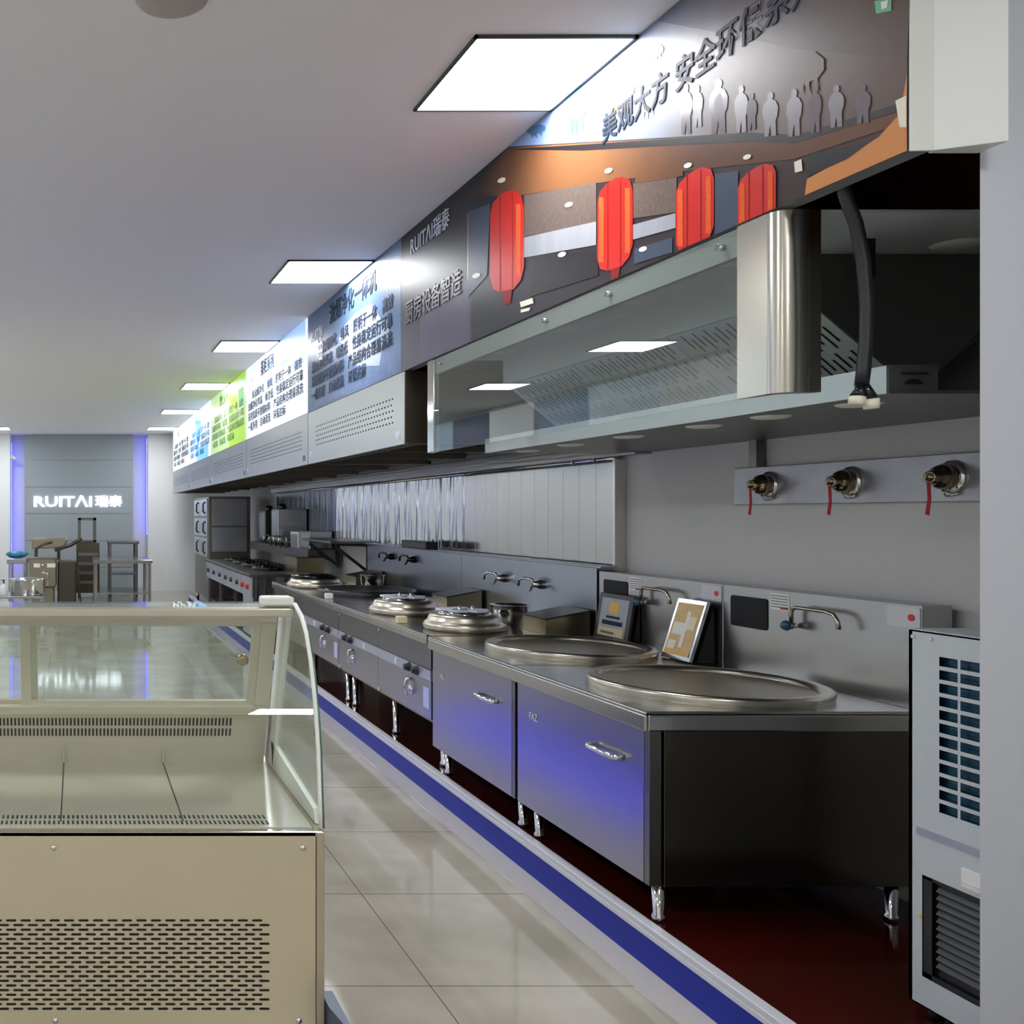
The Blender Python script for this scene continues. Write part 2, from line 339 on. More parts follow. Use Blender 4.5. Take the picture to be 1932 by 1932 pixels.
# printed figures and bowls in the pale part
FIG = [(0,-1),(.16,-.93),(.2,-.78),(.12,-.66),(.34,-.56),(.5,-.3),(.46,.1),(.34,.3),(.38,1),(.08,1),(0,.5),(-.1,1),(-.36,1),(-.36,.3),(-.5,.05),(-.46,-.35),(-.3,-.56),(-.12,-.66),(-.2,-.8),(-.14,-.94)]
CUP = [(-.5,-.5),(-.2,-.8),(.2,-1),(.5,-.6),(.5,-.1),(.3,.25),(.34,.9),(.2,.3),(.05,.35),(.08,1),(-.1,.4),(-.16,.95),(-.26,.3),(-.44,.1)]
LM += [mat('print_figure_dark', (96,88,96), .38), mat('print_teal', (70,120,140), .38)]
for x, y, w_, h, mi, sh_ in ((1088,212,44,96,17,CUP),(1012,248,36,26,14,CUP),(1166,206,56,34,2,CUP),(1222,196,38,60,13,CUP),(1296,205,24,96,13,FIG),(1318,200,20,80,16,FIG),(1357,200,36,104,13,FIG),(1357,205,16,60,11,CUP),(1400,205,26,90,16,FIG),(1420,210,20,70,13,FIG),(1455,215,30,84,16,FIG),(1500,212,30,90,16,FIG),(1540,205,24,90,13,FIG),(1580,200,30,80,16,FIG),(1630,196,30,74,13,FIG),(1526,140,62,84,1,CUP),(1240,100,26,34,13,CUP),(1163,110,8,30,13,FIG)):
    F.append((mi, P(*[(x+w_*a, y-.12*w_*a+h/2*b) for a, b in sh_])
, (5 if mi != 1 else 6)+.5*random.random()))
F.append((12, P(*[(1181+18*math.cos(a*PI/6), 168+17*math.sin(a*PI/6)) for a in range(12)]), 6))
F.append((12, P((1652,2),(1684,-4),(1684,20),(1655,26)), 5)); F.append((10, P((1664,4),(1678,0),(1676,14),(1666,18)), 6))
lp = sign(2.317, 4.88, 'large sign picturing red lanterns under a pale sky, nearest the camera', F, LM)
text('lettering', '美观大方 安全环保系列', .118, (SX-.0042, 3.66, 3.075), TX, TY, INK, lp, .002, .0022, xs=.88)
dk = sign(4.88, 5.93, 'dark plain sign with a pale name between the lantern picture and blue poster', [(0, R(4.88, 5.93), 1), (1, R(4.9, 5.6, SB, 2.86), 2), (2, R(4.915, 4.925, 2.86, 3.2), 3)],
          [ramp_mat('print_charcoal', [(.0,(88,84,98)),(.4,(70,70,76)),(1,(46,44,46))], .40, 2, 2.5, 3.4), mat('print_mauve', (92,86,104), .40, spec=.16, var=.15, bscale=(4,4,4)), mat('print_pale_line', (120,126,130), .3)])
text('lettering', 'RUITΛI瑞泰', .125, (SX-.0042, 5.76, 3.215), TX, TY, PALE, dk, .002, .001, xs=.95)
text('lettering', '厨房设备智造', .15, (SX-.0042, 5.85, 2.82), TX, TY, mat('ghost_print', (104,104,110), .4), dk, .002, .001, xs=.95)
BODY = ['集油烟净化、排风、照明于一体，高效节能', '油烟净化率高，噪音低，性能稳定运行可靠', '采用优质不锈钢材料，产品结构合理易清洗', '一机多用，自动清洗，环保达标']
def poster(y0, y1, label, base, extra, mats, title, ink, ink2, big=None, e=1):
    t = sign(y0, y1, label, [(0, R(y0+.004, y1-.004), 1)]+extra, mats)
    W = y1-y0
    text('logo', 'RUITΛI', .12, (SX-.0042, y1-.12, 3.12), TX, TY, PALE if e else WHITE, t, .002, .001)
    text('title', title, .17, (SX-.0042, y1-W*.30, 3.17), TX, TY, ink, t, .002, .002)
    s_ = (W-.35)/20*1.0
    for k, ln in enumerate(BODY):
        n = 19 if k else 17
        ln = ln[:n]; sx_ = (W-.3)/(19*.105); a = 0
        for ph in re.split('[、，]', ln):
            if ph: text('body_text', ph, .105, (SX-.0042, y1-(.38 if k == 0 else .14)-a*.105*sx_, 2.975-.118*k), TX, TY, ink2, t, .002, .0012, xs=sx_)
            a += len(ph)+1
    return t
Bq = mat('poster_blue_grey', (88,112,146), .38, spec=.18, var=.3, bscale=(1.5,1.5,1.5))
p1 = poster(5.93, 8.32, 'blue grey poster with dark title and a pale machine, over the nearest perforated hood', 0,
    [(1, P((668,690),(640,640),(652,612),(672,590),(700,572),(718,600),(724,640),(716,690)), 2), (2, P((690,620),(735,600),(735,640),(700,660)), 3), (3, R(6.0, 8.2, SB+.02, 2.70), 1.5)],
    [Bq, mat('poster_pale', (186,196,204), .2), mat('poster_steel', (150,166,184), .2, var=.3, bscale=(40,40,4)), mat('poster_city', (104,128,168), .2, var=.35, bscale=(14,14,14))],
    '油烟净化一体机', INK, mat('body_print', (46,56,78), .5, spec=.1), e=0)
text('drop_cap', '油', .22, (SX-.0044, 8.02, 2.93), TX, TY, WHITE, p1, .002, .002)
def lit(n, c, e): return mat(n, tuple(int(q*.6) for q in c), .4, emit=e*.78, ecol=c, spec=.2)
poster(8.32, 11.33, 'backlit white and sky blue poster with four text lines', 0, [(1, R(8.4, 10.0, 3.0, CEIL-.003), 2), (2, R(8.9, 9.7, 2.95, 3.1), 3)],
    [lit('lightbox_white', (222,232,250), .85), lit('lightbox_sky', (150,186,250), .8), lit('lightbox_cloud', (240,246,255), .9)], '蒸柜系列', INK, INK)
poster(11.33, 14.3, 'backlit yellow green poster in the middle of the row', 0, [(1, R(11.4, 12.6), 2), (2, P((448,720),(462,712),(462,762),(452,770)), 3), (0, R(11.5, 11.9, 2.8, 3.2), 3)],
    [lit('lightbox_lime', (206,240,170), .6), lit('lightbox_green', (176,226,60), .6), lit('lightbox_teal', (120,200,170), .7)], '炒灶系列', mat('ink_green', (60,90,50), .4), mat('ink_green2', (86,120,80), .4))
poster(14.3, 17.0, 'backlit cyan poster with a blue shield shape', 0, [(1, R(14.6, 16.0, SB, 2.75), 2), (2, [(SX,16.1,3.2),(SX,15.5,3.2),(SX,15.5,2.95),(SX,15.8,2.78),(SX,16.1,2.95)], 3)],
    [lit('lightbox_cyan', (214,242,255), .9), lit('lightbox_cyan2', (130,200,250), .8), lit('lightbox_shield', (70,150,220), .6)], '消毒', mat('ink_blue', (20,80,140), .4), mat('ink_blue2', (30,96,160), .4))
poster(17.0, 19.9, 'backlit white poster farthest away against the end wall', 0, [(1, R(17.6, 17.8, SB, 2.8), 2)],
    [lit('lightbox_white2', (236,246,248), .95), lit('lightbox_pink', (250,200,210), .8)], '冷柜', INK, INK)
# white end block of the signs
tag(MB().prism([(SX,2.316,SB-.003),(SX,2.312,SB-.003),(2.075,2.308,SB-.003),(2.20,2.25,SB-.003),(2.20,2.328,SB-.003),(2.078,2.328,SB-.003),(2.078,2.316,SB-.003)], (0,0,CEIL-SB)).build('sign_end_block', mat('white_block', (206,208,202), .5), bevel=.003), 'white painted end block closing the sign row at the grey pillar', 'end block')
# ------------------------------------------------------------------ perforated exhaust hoods
def cowl(y0, y1, label, badge):
    t = thing('exhaust_hood', label, 'hood', ((SX+WX)/2, (y0+y1)/2, 2.084), 'perforated exhaust hoods under the posters')
    Z0 = 2.084; Z1 = SB-.004
    f = MB().box(SX, SX+.02, y0+.006, y1-.006, Z0, Z1)
    W = y1-y0
    for r in range(5):
        z = 2.385-r*.038; n = int((W-.45)/.062)
        for k in range(n):
            yy = y0+.22+(k+(r % 2)*.4)*.062; f.poly([(SX-.0008, yy+a, z+b) for a, b in ((0,-.006),(0,.006),(.026,.006),(.026,-.006))], 1)
    f.build('front_panel', [HOODST, DARK], t)
    MB().box(SX+.02, WX-.11, y1-.012, y1, Z0, Z1).build('end_panel', mat('cowl_end', (98,88,74), .35, .9), t); s_ = MB().box(SX, WX-.11, y0, y0+.012, Z0, Z1)
    s_.build('end_panel', mat('cowl_end', (98,88,74), .35, .9), t)
    u = MB(); u.box(SX+.02, SX+.12, y0+.012, y1-.012, Z0, Z0+.012); u.box(SX+.02, WX-.11, y0+.012, y1-.012, Z0+.26, Z0+.27)
    u.slab((SX+.12,y0+.012,Z0+.05),(SX+.12,y1-.012,Z0+.05),(2.6,y1-.012,Z0+.24),(2.6,y0+.012,Z0+.24), -.01)
    u.slab((2.6,y0+.012,Z0+.24),(2.6,y1-.012,Z0+.24),(3.05,y1-.012,Z0+.02),(3.05,y0+.012,Z0+.02), -.01)
    for k in range(int(W/.14)): u.quad((SX+.04,y0+.06+k*.14,Z0-.001),(SX+.10,y0+.06+k*.14,Z0-.001),(SX+.10,y0+.13+k*.14,Z0-.001),(SX+.04,y0+.13+k*.14,Z0-.001),1)
    u.build('inner_hood', [mat('dark_inner_steel', (92,84,72), .38, .9), DARK], t)  # inner steel darker and browner than the front panel
    n = max(2, int(W/.8))
    for k in range(n+1):
        yy = y0+.03+(W-.08)*k/n; MB().box(SX+.1, 3.05, yy, yy+.03, Z0+.0, Z0+.05).build('crossbar', mat('crossbar_steel', (120,112,98), .4, .9), t)
    if badge: MB().prism([(SX-.002, y0+.14+a, 2.145+b) for a, b in rrect(0,0,.09,.05,.012)], (.003,0,0)).build('switch_plate', badge, t)
    MB().cyl((SX-.004, y1-.10, 2.17), (SX+.004, y1-.10, 2.17), .018).build('screw_cover', WHITE, t)
    return t
YS = [5.86, 8.32, 11.33, 14.3, 17.0, 19.9]
HL = ['perforated steel exhaust hood beside the glass hood, under the blue grey poster', 'perforated steel exhaust hood under the white poster', 'perforated steel exhaust hood under the green poster',
      'perforated steel exhaust hood under the cyan poster', 'farthest perforated steel exhaust hood, touching the end wall']
BD = [mat('badge_chrome', (190,196,206), .15, .9), mat('badge_dark', (60,62,72), .3), mat('badge_dark', (60,62,72)), mat('badge_dark'), mat('badge_dark')]
for i in range(5): cowl(YS[i], YS[i+1], HL[i], BD[i])
tag(MB().box(3.10, WX, 5.3, 15.2, 1.985, 2.08).box(3.095, 3.10, 5.3, 15.2, 2.05, 2.056).build('wall_gutter', STEEL, bevel=.003), 'long grey steel gutter on the wall under the hoods', 'gutter')
# ------------------------------------------------------------------ big glass hood
H0, H1 = 2.73, 5.42; HT = 2.525; HB = 2.0
hd = thing('glass_range_hood', 'large glass fronted steel range hood with rounded corner post', 'hood', (2.6, 4.0, 2.0))
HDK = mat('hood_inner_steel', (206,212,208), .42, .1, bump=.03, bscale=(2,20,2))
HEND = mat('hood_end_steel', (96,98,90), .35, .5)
bx('glass_panel', GHOOD, (SX, SX+.006, 2.90, H1-.03, HB, HT-.005), hd)
MB().box(SX+.008, SX+.03, 2.90, H1, 2.44, HT).build('top_rail', mat('top_rail_steel', (182,186,182), .45, .2), hd)
MB().box(SX-.0042, SX+.03, H1-.035, H1+.06, HB, HT).build('end_strip', POLISH, hd, bevel=.004)
# corner post with rounded vertical edge
prof = [(SX-.008, 2.905), (SX-.008, 2.78)] + [(SX-.008+.045*(1-math.cos(a)), 2.78-.045*math.sin(a)) for a in (PI/8, PI/4, 3*PI/8, PI/2)] + [(2.135, 2.735), (2.135, 2.76), (SX+.03, 2.79), (SX+.01, 2.905)]
pm = MB(); n = len(prof); vs = [(x,y,HB) for x,y in prof]+[(x,y,HT) for x,y in prof]
pm.add(vs, [(i,(i+1)%n,(i+1)%n+n,i+n) for i in range(n)]); pm.add(vs, [tuple(range(n))[::-1], tuple(range(n,2*n))])
po = pm.build('corner_post', mat('post_steel', (196,190,176), .22, 1, bump=.05, bscale=(3,3,3)), hd)
for i, p in enumerate(po.data.polygons): p.use_smooth = 1 <= i <= 5
tp = MB().box(SX+.03, WX-.005, 2.76, H1, HT-.002, HT+.006); tp.build('top_plate', HDK, hd)
MB().box(2.425, 2.435, 3.21, H1, 2.38, HT-.002).build('skirt', HDK, hd)
# slotted filters
def filt(a, b, n_rows, y0, y1, nm):
    m = MB(); a = Vector(a); b = Vector(b); d = b-a; nrm = Vector((d.z, 0, -d.x)).normalized()
    if nrm.z > 0: nrm = -nrm
    m.prism([(a.x,y0,a.z),(b.x,y0,b.z),(b.x+.004,y0,b.z+.02),(a.x+.004,y0,a.z+.02)], (0,y1-y0,0))
    for r in range(n_rows):
        for k in range(int((y1-y0-.06)/.034)):
            f0 = (r+.12+(k % 2)*.22)/(n_rows+.25); f1 = f0+.62/(n_rows+.25); yy = y0+.04+k*.034
            p, q = a+d*f0, a+d*f1
            m.poly([tuple(Vector((u.x, v, u.z))+nrm*.0012) for u, v in ((p,yy),(q,yy),(q,yy+.010),(p,yy+.010))], 1)
    return m.build(nm, [HDK, DARK], hd)
for y0, y1 in ((3.21,3.94),(3.95,4.68),(4.69,5.41)):
    filt((2.44,0,2.38), (2.75,0,2.12), 3, y0, y1, 'filter')
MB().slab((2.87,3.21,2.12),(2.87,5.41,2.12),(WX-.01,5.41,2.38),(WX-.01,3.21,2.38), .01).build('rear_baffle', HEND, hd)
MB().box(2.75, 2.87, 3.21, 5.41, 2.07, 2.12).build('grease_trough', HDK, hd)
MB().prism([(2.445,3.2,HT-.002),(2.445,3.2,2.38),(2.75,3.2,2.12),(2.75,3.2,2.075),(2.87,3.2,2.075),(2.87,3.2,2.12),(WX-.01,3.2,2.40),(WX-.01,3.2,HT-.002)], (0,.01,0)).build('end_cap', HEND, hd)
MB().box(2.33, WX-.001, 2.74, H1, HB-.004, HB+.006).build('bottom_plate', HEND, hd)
MB().box(2.322, 2.33, 2.735, H1, HB-.004, 2.076).build('front_flange', HOODST, hd)
MB().box(2.33, 2.47, 2.735, 2.745, HB+.006, 2.078).build('end_plate', HEND, hd)
k_ = MB().box(2.365, 2.44, 2.731, 2.735, 2.05, 2.056); k_.poly([(2.40+.028*math.cos(a*PI/8), 2.7335, 2.022+.016*math.sin(a*PI/8)) for a in range(9)])
k_.build('grease_cup_handle', BLACK, hd)
DL = mat('downlight_cover', (226,228,214), .4)
for y in (3.28, 3.88, 4.5, 5.1): MB().lathe((2.28,y,HT-.002), [(0,-.012),(.045,-.012),(.062,-.006),(.068,0)], 32).build('downlight', DL, hd)
for y in (3.0, 3.38, 3.74, 4.25, 4.75, 5.2): MB().lathe((2.46,y,HB-.004), [(0,-.008),(.045,-.008),(.058,-.004),(.062,0)], 32).build('downlight', DL, hd)
MB().lathe((2.84,3.08,HT-.002), [(0,-.012),(.045,-.012),(.062,-.006),(.068,0)], 32).build('downlight', DL, hd)
for y in (2.99, 3.62, 4.11, 5.3):
    z = 2.485; MB().cyl((SX-.012, y, z), (SX+.01, y, z), .011 if y < 5 else .006).build('glass_bolt', CHROME, hd)
MB().box(2.50, 2.53, 3.02, 3.05, 2.40, HT-.002).cyl((2.50,3.03,2.47),(2.47,3.03,2.47),.012).build('lamp_clip', BLACK, hd)
# support angle under the hood toward the wall and the light grey corner piece
tag(MB().box(3.15, 3.19, 4.42, 4.47, 1.87, HB-.004).build('hanging_strut', STEELD), 'thin dark strut between the glass hood and the tap board', 'strut')
# cable with two plugs
cb = thing('power_cable', 'thick black cable hanging at the near end of the glass hood', 'cable', (2.12, 2.6, 2.0))
MB().tube([(2.08,2.60,2.62),(2.095,2.60,2.52),(2.125,2.60,2.44),(2.145,2.60,2.34),(2.155,2.60,2.22),(2.152,2.60,2.12),(2.145,2.60,2.04),(2.14,2.6,2.0)], .0165, 14).build('cable', BLACK, cb)
for dx, dz in ((-.024, -.03), (.012, -.04)):
    p = MB().tube([(2.14,2.6,2.01),(2.14+dx*.5,2.59,1.985),(2.14+dx,2.585,1.985+dz*.6)], [.012,.014,.018], 12); o = p.build('plug', BLACKG, cb)
    MB().tube([(2.14+dx,2.585,1.985+dz*.6),(2.14+dx*1.15,2.584,1.975+dz)], [.02,.018], 12).build('plug_face', mat('plug_ivory', (220,216,196), .4), o)
# ------------------------------------------------------------------ wall cladding
FX = 3.15
cl = thing('steel_cladding', 'flat shiny steel cladding of upright strips on the wall', 'wall cladding', (FX, 6.6, 1.35))
m_ = MB()
for k in range(11):
    y0 = 5.57+k*.1936; m_.slab((FX, y0+.001, 1.355), (FX, y0+.192, 1.355), (FX, y0+.192, 1.955), (FX, y0+.001, 1.955), -.012); m_.box(FX-.003, FX, y0-.0015, y0+.0035, 1.355, 1.955)
m_.build('steel_strips', mat('cladding_steel', (190,190,188), .16, 1, bump=.22, bscale=(3,3,3)), cl, bevel=.002)
MB().box(FX+.012, WX, 5.56, 7.70, 1.35, 1.96).build('backing', STEELD, cl)
MB().box(FX-.02, WX, 5.545, 5.57, 1.33, 1.97).build('edge_trim', POLISH, cl)
c = MB().cyl((FX-.01,5.56,1.975),(FX-.01,7.7,1.975),.009)
for y in (5.75, 6.0): c.box(FX-.03, FX+.02, y, y+.02, 1.965, 1.99)
c.build('hanging_rod', CHROME, cl)
def wrapped(y0, y1, z0, z1, label, m, amp, n):
    t = thing('film_wrapped_cladding', label, 'wall cladding', (FX, (y0+y1)/2, z0))
    ny, nz = n, 12; vs = []
    ph = [random.uniform(0, 6.28) for _ in range(8)]
    for i in range(ny+1):
        for j in range(nz+1):
            u = y0+(y1-y0)*i/ny; h = j/nz
            d = amp*(math.sin(u*23+ph[0]+.8*h)+.7*math.sin(u*41+ph[1]-1.1*h*2)+.5*math.sin(u*77+ph[2]+h*2.5)+random.uniform(-.25,.25))
            vs.append((FX+.005+d, u, z0+(z1-z0)*h))
    m_ = MB().add(vs, [(i*(nz+1)+j, i*(nz+1)+j+1, (i+1)*(nz+1)+j+1, (i+1)*(nz+1)+j) for i in range(ny) for j in range(nz)], 0, True)
    m_.build('crinkled_film', m, t)
    bx('backing', STEELD, (FX+.03, WX, y0, y1, z0, z1), t)
    MB().cyl((FX-.01,y0,z1+.012),(FX-.01,y1,z1+.012),.009).build('hanging_rod', CHROME, t)
wrapped(7.70, 11.6, 1.35, 1.96, 'crinkled film wrapped steel cladding with bright upright folds', mat('film_bright', (204,207,212), .13, .95), .006, 240)
wrapped(11.6, 15.0, 1.25, 1.96, 'dark ribbed film wrapped cladding behind the far taps', mat('film_dark', (92,98,112), .25, .8), .003, 150)
# ------------------------------------------------------------------ tap board
tb = thing('tap_board', 'grey steel board screwed to the wall holding three brass taps', 'board', (WX-.01, 3.8, 1.69))
MB().box(WX-.022, WX, 2.4, 4.61, 1.695, 1.87).build('plate', mat('scuffed_steel', (160,160,164), .38, .85, bump=.1, bscale=(12,12,12), var=.16), tb, bevel=.003)
DKC = mat('dark_chrome', (150,134,108), .08, 1)
for y, l in ((4.37, 'farthest'), (3.91, 'middle'), (3.457, 'nearest')):
    z = 1.785
    t = thing('wall_tap', 'round dark chrome wall tap, %s of three on the grey board' % l, 'tap', (WX-.022, y, z), 'taps on the grey board')
    MB().lathe((WX-.022,y,z), [(0,-.0),(.062,.0),(.058,.014),(.04,.018)], 32, axis=(-1,0,0)).build('flange', CHROME, t)
    MB().lathe((WX-.04,y,z), [(.040,0),(.046,.008),(.048,.022),(.043,.038),(.034,.05),(.023,.058),(.022,.08),(.014,.08),(.014,.07),(0,.07)], 28, axis=(-1,-.15,-.02)).build('tap_body', DKC, t)
    MB().tube([(WX-.06,y,z-.05),(WX-.03,y+.02,z-.07),(WX-.03,y-.03,z-.06)], .004, 8).build('lever', CHROME, t)
    rb = MB(); x = WX-.118; y2 = y-.012; rb.prism([(x,y2,z-.01),(x,y2+.014,z-.01),(x,y2+.010,z-.08),(x,y2+.020,z-.135),(x,y2+.004,z-.14),(x,y2-.004,z-.08)], (.002,0,0)); rb.build('ribbon', RED, t)
# ------------------------------------------------------------------ wok ranges
CT = .937; CX0, CX1 = 2.05, 3.05
def leg(x, y, z1, parent, r=.024, m=None):
    return MB().tube([(x,y,PH+.002),(x,y,PH+.02),(x,y,PH+.03),(x,y,z1)], [r*1.0,r*.95,r*.72,r], 16).build('leg', m or CHROME, parent)
def steel_box_range(y0, y1, label, near):
    t = thing('induction_wok_range', label, 'stove', ((CX0+CX1)/2, (y0+y1)/2, PH), 'large wok ranges')
    cy = (y0+y1)/2-(.02 if near else -.0)
    cy = 3.90 if near else 4.97; cx = 2.565; r = .418 if near else .395
    c = MB()
    # worktop with a round hole is closed by the bowl rim; apron folded down
    c.box(CX0, CX1, y0, y1, CT-.012, CT); c.box(CX0, CX0+.012, y0, y1, CT-.072, CT-.012); c.box(CX0+.012, CX1, y0, y0+.012, CT-.072, CT-.012)
    c.box(CX0+.012, CX1, y1-.012, y1, CT-.072, CT-.012)
    c.build('worktop', COUNTER, t, bevel=.006)
    c = MB().box(CX0+.03, CX0+.045, y0+.06, y1-.002, .299, CT-.07); fp = c.build('front_panel', STEELV, t, bevel=.002)
    MB().box(CX0+.03, CX0+.075, y0+.025, y0+.055, .299, CT-.07).build('corner_post', STEELD, t, bevel=.002)
    s = MB().box(CX0+.085, CX1, y0+.025, y0+.035, .295, CT-.07).box(CX0+.075, CX1, y1-.02, y1-.01, .295, CT-.07).box(CX0+.05, CX1, y0+.035, y1-.02, .295, .305)
    s.build('side_panel', mat('side_steel', (96,90,80), .22, 1, bump=.05, bscale=(3,3,3)), t, bevel=.002)
    for x, y in ((CX0+.085, y0+.06), (CX1-.06, y0+.06), (CX0+.085, y1-.1), (CX1-.06, y1-.1)): leg(x, y, .30, t)
    # wok bowl: heavy rounded rim, deep dish
    pr = [(r+.005,CT), (r+.008,CT+.022), (r+.004,CT+.032), (r-.008,CT+.037), (r-.03,CT+.037), (r-.045,CT+.030), (r-.05,CT+.018)]
    MB().lathe((cx,cy,0), pr, 96).build('bowl_rim', mat('rim_steel', (186,180,166), .26, 1, bump=.08, bscale=(9,9,9)), t)
    bw = [(r-.05, CT+.018)] + [((r-.05)*math.cos(a), CT+.018-.16*math.sin(a)) for a in [PI/2*k/10 for k in range(1,11)]]
    MB().lathe((cx,cy,0), [(q,max(z, CT+.0006)) for q, z in bw][:1]+[(q, CT+.0012+.016*max(0,(q/(r-.05))**6)) for q, z in bw[1:]], 96).build('bowl', mat('bowl_steel', (178,168,150), .38, .8, bump=.25, bscale=(40,40,40), var=.1), t)
    # backsplash box
    bz = 1.32
    b = MB().box(CX1, CX1+.11, y0, y1-.003, CT-.08, bz)
    b.build('backsplash', mat('splash_steel', (176,176,178), .27, 1, bump=.05, bscale=(3,3,3)), t, bevel=.003)
    ly = lambda f: y0+(y1-y0)*f
    MB().prism([(CX1-.004, a, b_) for a, b_ in rrect(y1-.175, 1.205, .235, .14, .015)], (.005,0,0)).build('touch_screen', mat('screen_black', (14,15,20), .3, spec=.15), t)
    pl = MB().box(CX1-.002, CX1+.001, y1-.42, y1-.31, 1.235, 1.305)
    for k in range(5): pl.box(CX1-.003, CX1-.001, y1-.415, y1-.315, 1.292-k*.012, 1.297-k*.012, 1)
    pl.box(CX1-.003, CX1-.001, y1-.415, y1-.37, 1.238, 1.246, 2)
    pl.build('rating_label', [WHITE, mat('label_line', (130,134,138), .5), mat('label_red', (196,40,48), .5)], t)
    MB().prism([(CX1-.004, a, b_) for a, b_ in rrect(y0+.075, 1.272, .14, .075, .006)], (.004,0,0)).build('warning_plate', mat('plate_silver', (196,196,200), .35, .5), t)
    w_ = MB().prism([(CX1-.006, y0+.04+.014*math.cos(a*PI/6), 1.272+.013*math.sin(a*PI/6)) for a in range(12)], (.003,0,0)); w_.build('red_emblem', mat('emblem_red', (214,52,48), .5), t)
    # swing tap
    yt = y1-.47; z = 1.185
    f = MB().tube([(CX1-.03,yt,z-.02),(CX1-.03,yt,z+.05),(CX1-.034,yt-.012,z+.068),(CX1-.036,yt-.035,z+.074),(CX1-.042,yt-.20,z+.074),(CX1-.045,yt-.245,z+.066),(CX1-.046,yt-.268,z+.04),(CX1-.046,yt-.272,z+.01)], .0085, 12)
    f.cyl((CX1+.002,yt,z-.005),(CX1-.045,yt,z-.005),.012)
    sp_ = f.build('swing_tap', mat('nickel', (190,182,166), .14, 1), t)
    MB().lathe((CX1-.045,yt,z-.005), [(.0,.02),(.018,.02),(.022,.008),(.016,0)], 16, axis=(-1,-.3,0)).build('tap_knob', mat('tap_knob_blue', (20,70,100), .2), sp_)
    # door pull
    yh = y0+.30 if near else y0+.32; zh = .722
    h = MB().tube([(CX0+.03,yh+.105,zh),(CX0+.005,yh+.10,zh),(CX0-.002,yh+.08,zh),(CX0-.002,yh-.08,zh),(CX0+.005,yh-.10,zh),(CX0+.03,yh-.105,zh)], .011, 10)
    h.build('door_pull', CHROME, fp)
    text('lettering', 'FAZ' if near else 'HL', .045, (CX0+.028, (y1-.12), .712), TX, TY, PALE, fp, .001, .001)
    if near: MB().box(CX0+.033, CX0+.04, y0+.08, y0+.095, .312, .327).build('rivet', CHROME, fp)
    return t
steel_box_range(3.44, 4.50, 'steel wok range with a wide empty bowl, nearest the camera', True)
steel_box_range(4.50, 5.57, 'steel wok range with a wide empty bowl, carrying the award plaque', False)
# framed awards leaning on the splashback
def award(name, ya, yb, xb, xt, h, label, rim, rimm, inner, deco):
    t = thing(name, label, 'frame', (xb, (ya+yb)/2, CT))
    z0 = CT+.002
    A = Vector((xb, ya, z0)); B = Vector((xb, yb, z0)); U = Vector((xt-xb, 0, h))
    un = Vector((U.z, 0, -U.x)).normalized()*-1
    def pl(f0, f1, g0, g1, off, th): 
        pts = [A+(B-A)*f+U*g+un*off for f, g in ((f0,g0),(f1,g0),(f1,g1),(f0,g1))]
        return [tuple(p) for p in pts], tuple(un*th)
    m = MB(); p, d = pl(0,1,0,1,0,.016); m.prism(p, d); m.build('frame', rimm, t, bevel=.002)
    m = MB(); p, d = pl(rim,1-rim,rim,1-rim,.0165,.001); m.prism(p, d); im = m.build('print', inner, t)
    for k, (f0,f1,g0,g1,mm) in enumerate(deco):
        m = MB(); p, d = pl(f0,f1,g0,g1,.0178+.0002*k,.001)
        c = sum((Vector(q) for q in p), Vector())/4; 
        m.prism(p, d); m.build('printed_detail', mm, im)
    # easel leg: triangular dark sides behind
    s = MB()
    s.prism([(xb+.024,yb+.004,z0),(xt+.016,yb+.004,z0+h*.9),(3.043,yb+.004,z0)], (0,ya-yb-.008,0))
    s.build('easel_back', BLACK, t)
    return t
GOLD = mat('award_gold', (222,170,60), .4); PG = mat('award_grey', (150,156,168), .35, var=.2, bscale=(20,20,20))
award('award_plaque', 5.48, 5.15, 2.985, 3.028, .262, 'dark framed award plaque with a gold emblem leaning on the splashback', .10, mat('plaque_frame', (48,36,40), .35), PG,
      [(.36,.64,.58,.82,GOLD),(.3,.7,.48,.53,INK),(.2,.8,.34,.43,INK),(.12,.86,.11,.28,mat('award_cream', (206,188,140), .4)),(.2,.6,.15,.2,INKL)])
award('photo_frame', 4.76, 4.54, 2.93, 3.02, .29, 'silver framed yellow certificate leaning beside the nearest bowl', .07, mat('silver_frame', (200,206,212), .14, .9), mat('cert_yellow', (204,166,88), .3, var=.25, bscale=(26,26,26)),
      [(.14,.5,.4,.6,mat('cert_white', (226,222,206), .3)),(.5,.62,.2,.8,mat('cert_white')),(.62,.86,.5,.72,mat('cert_pale', (226,206,168), .3)),(.14,.4,.16,.3,mat('cert_white')),(.07,.93,.07,.13,mat('cert_orange', (226,160,30), .3))])
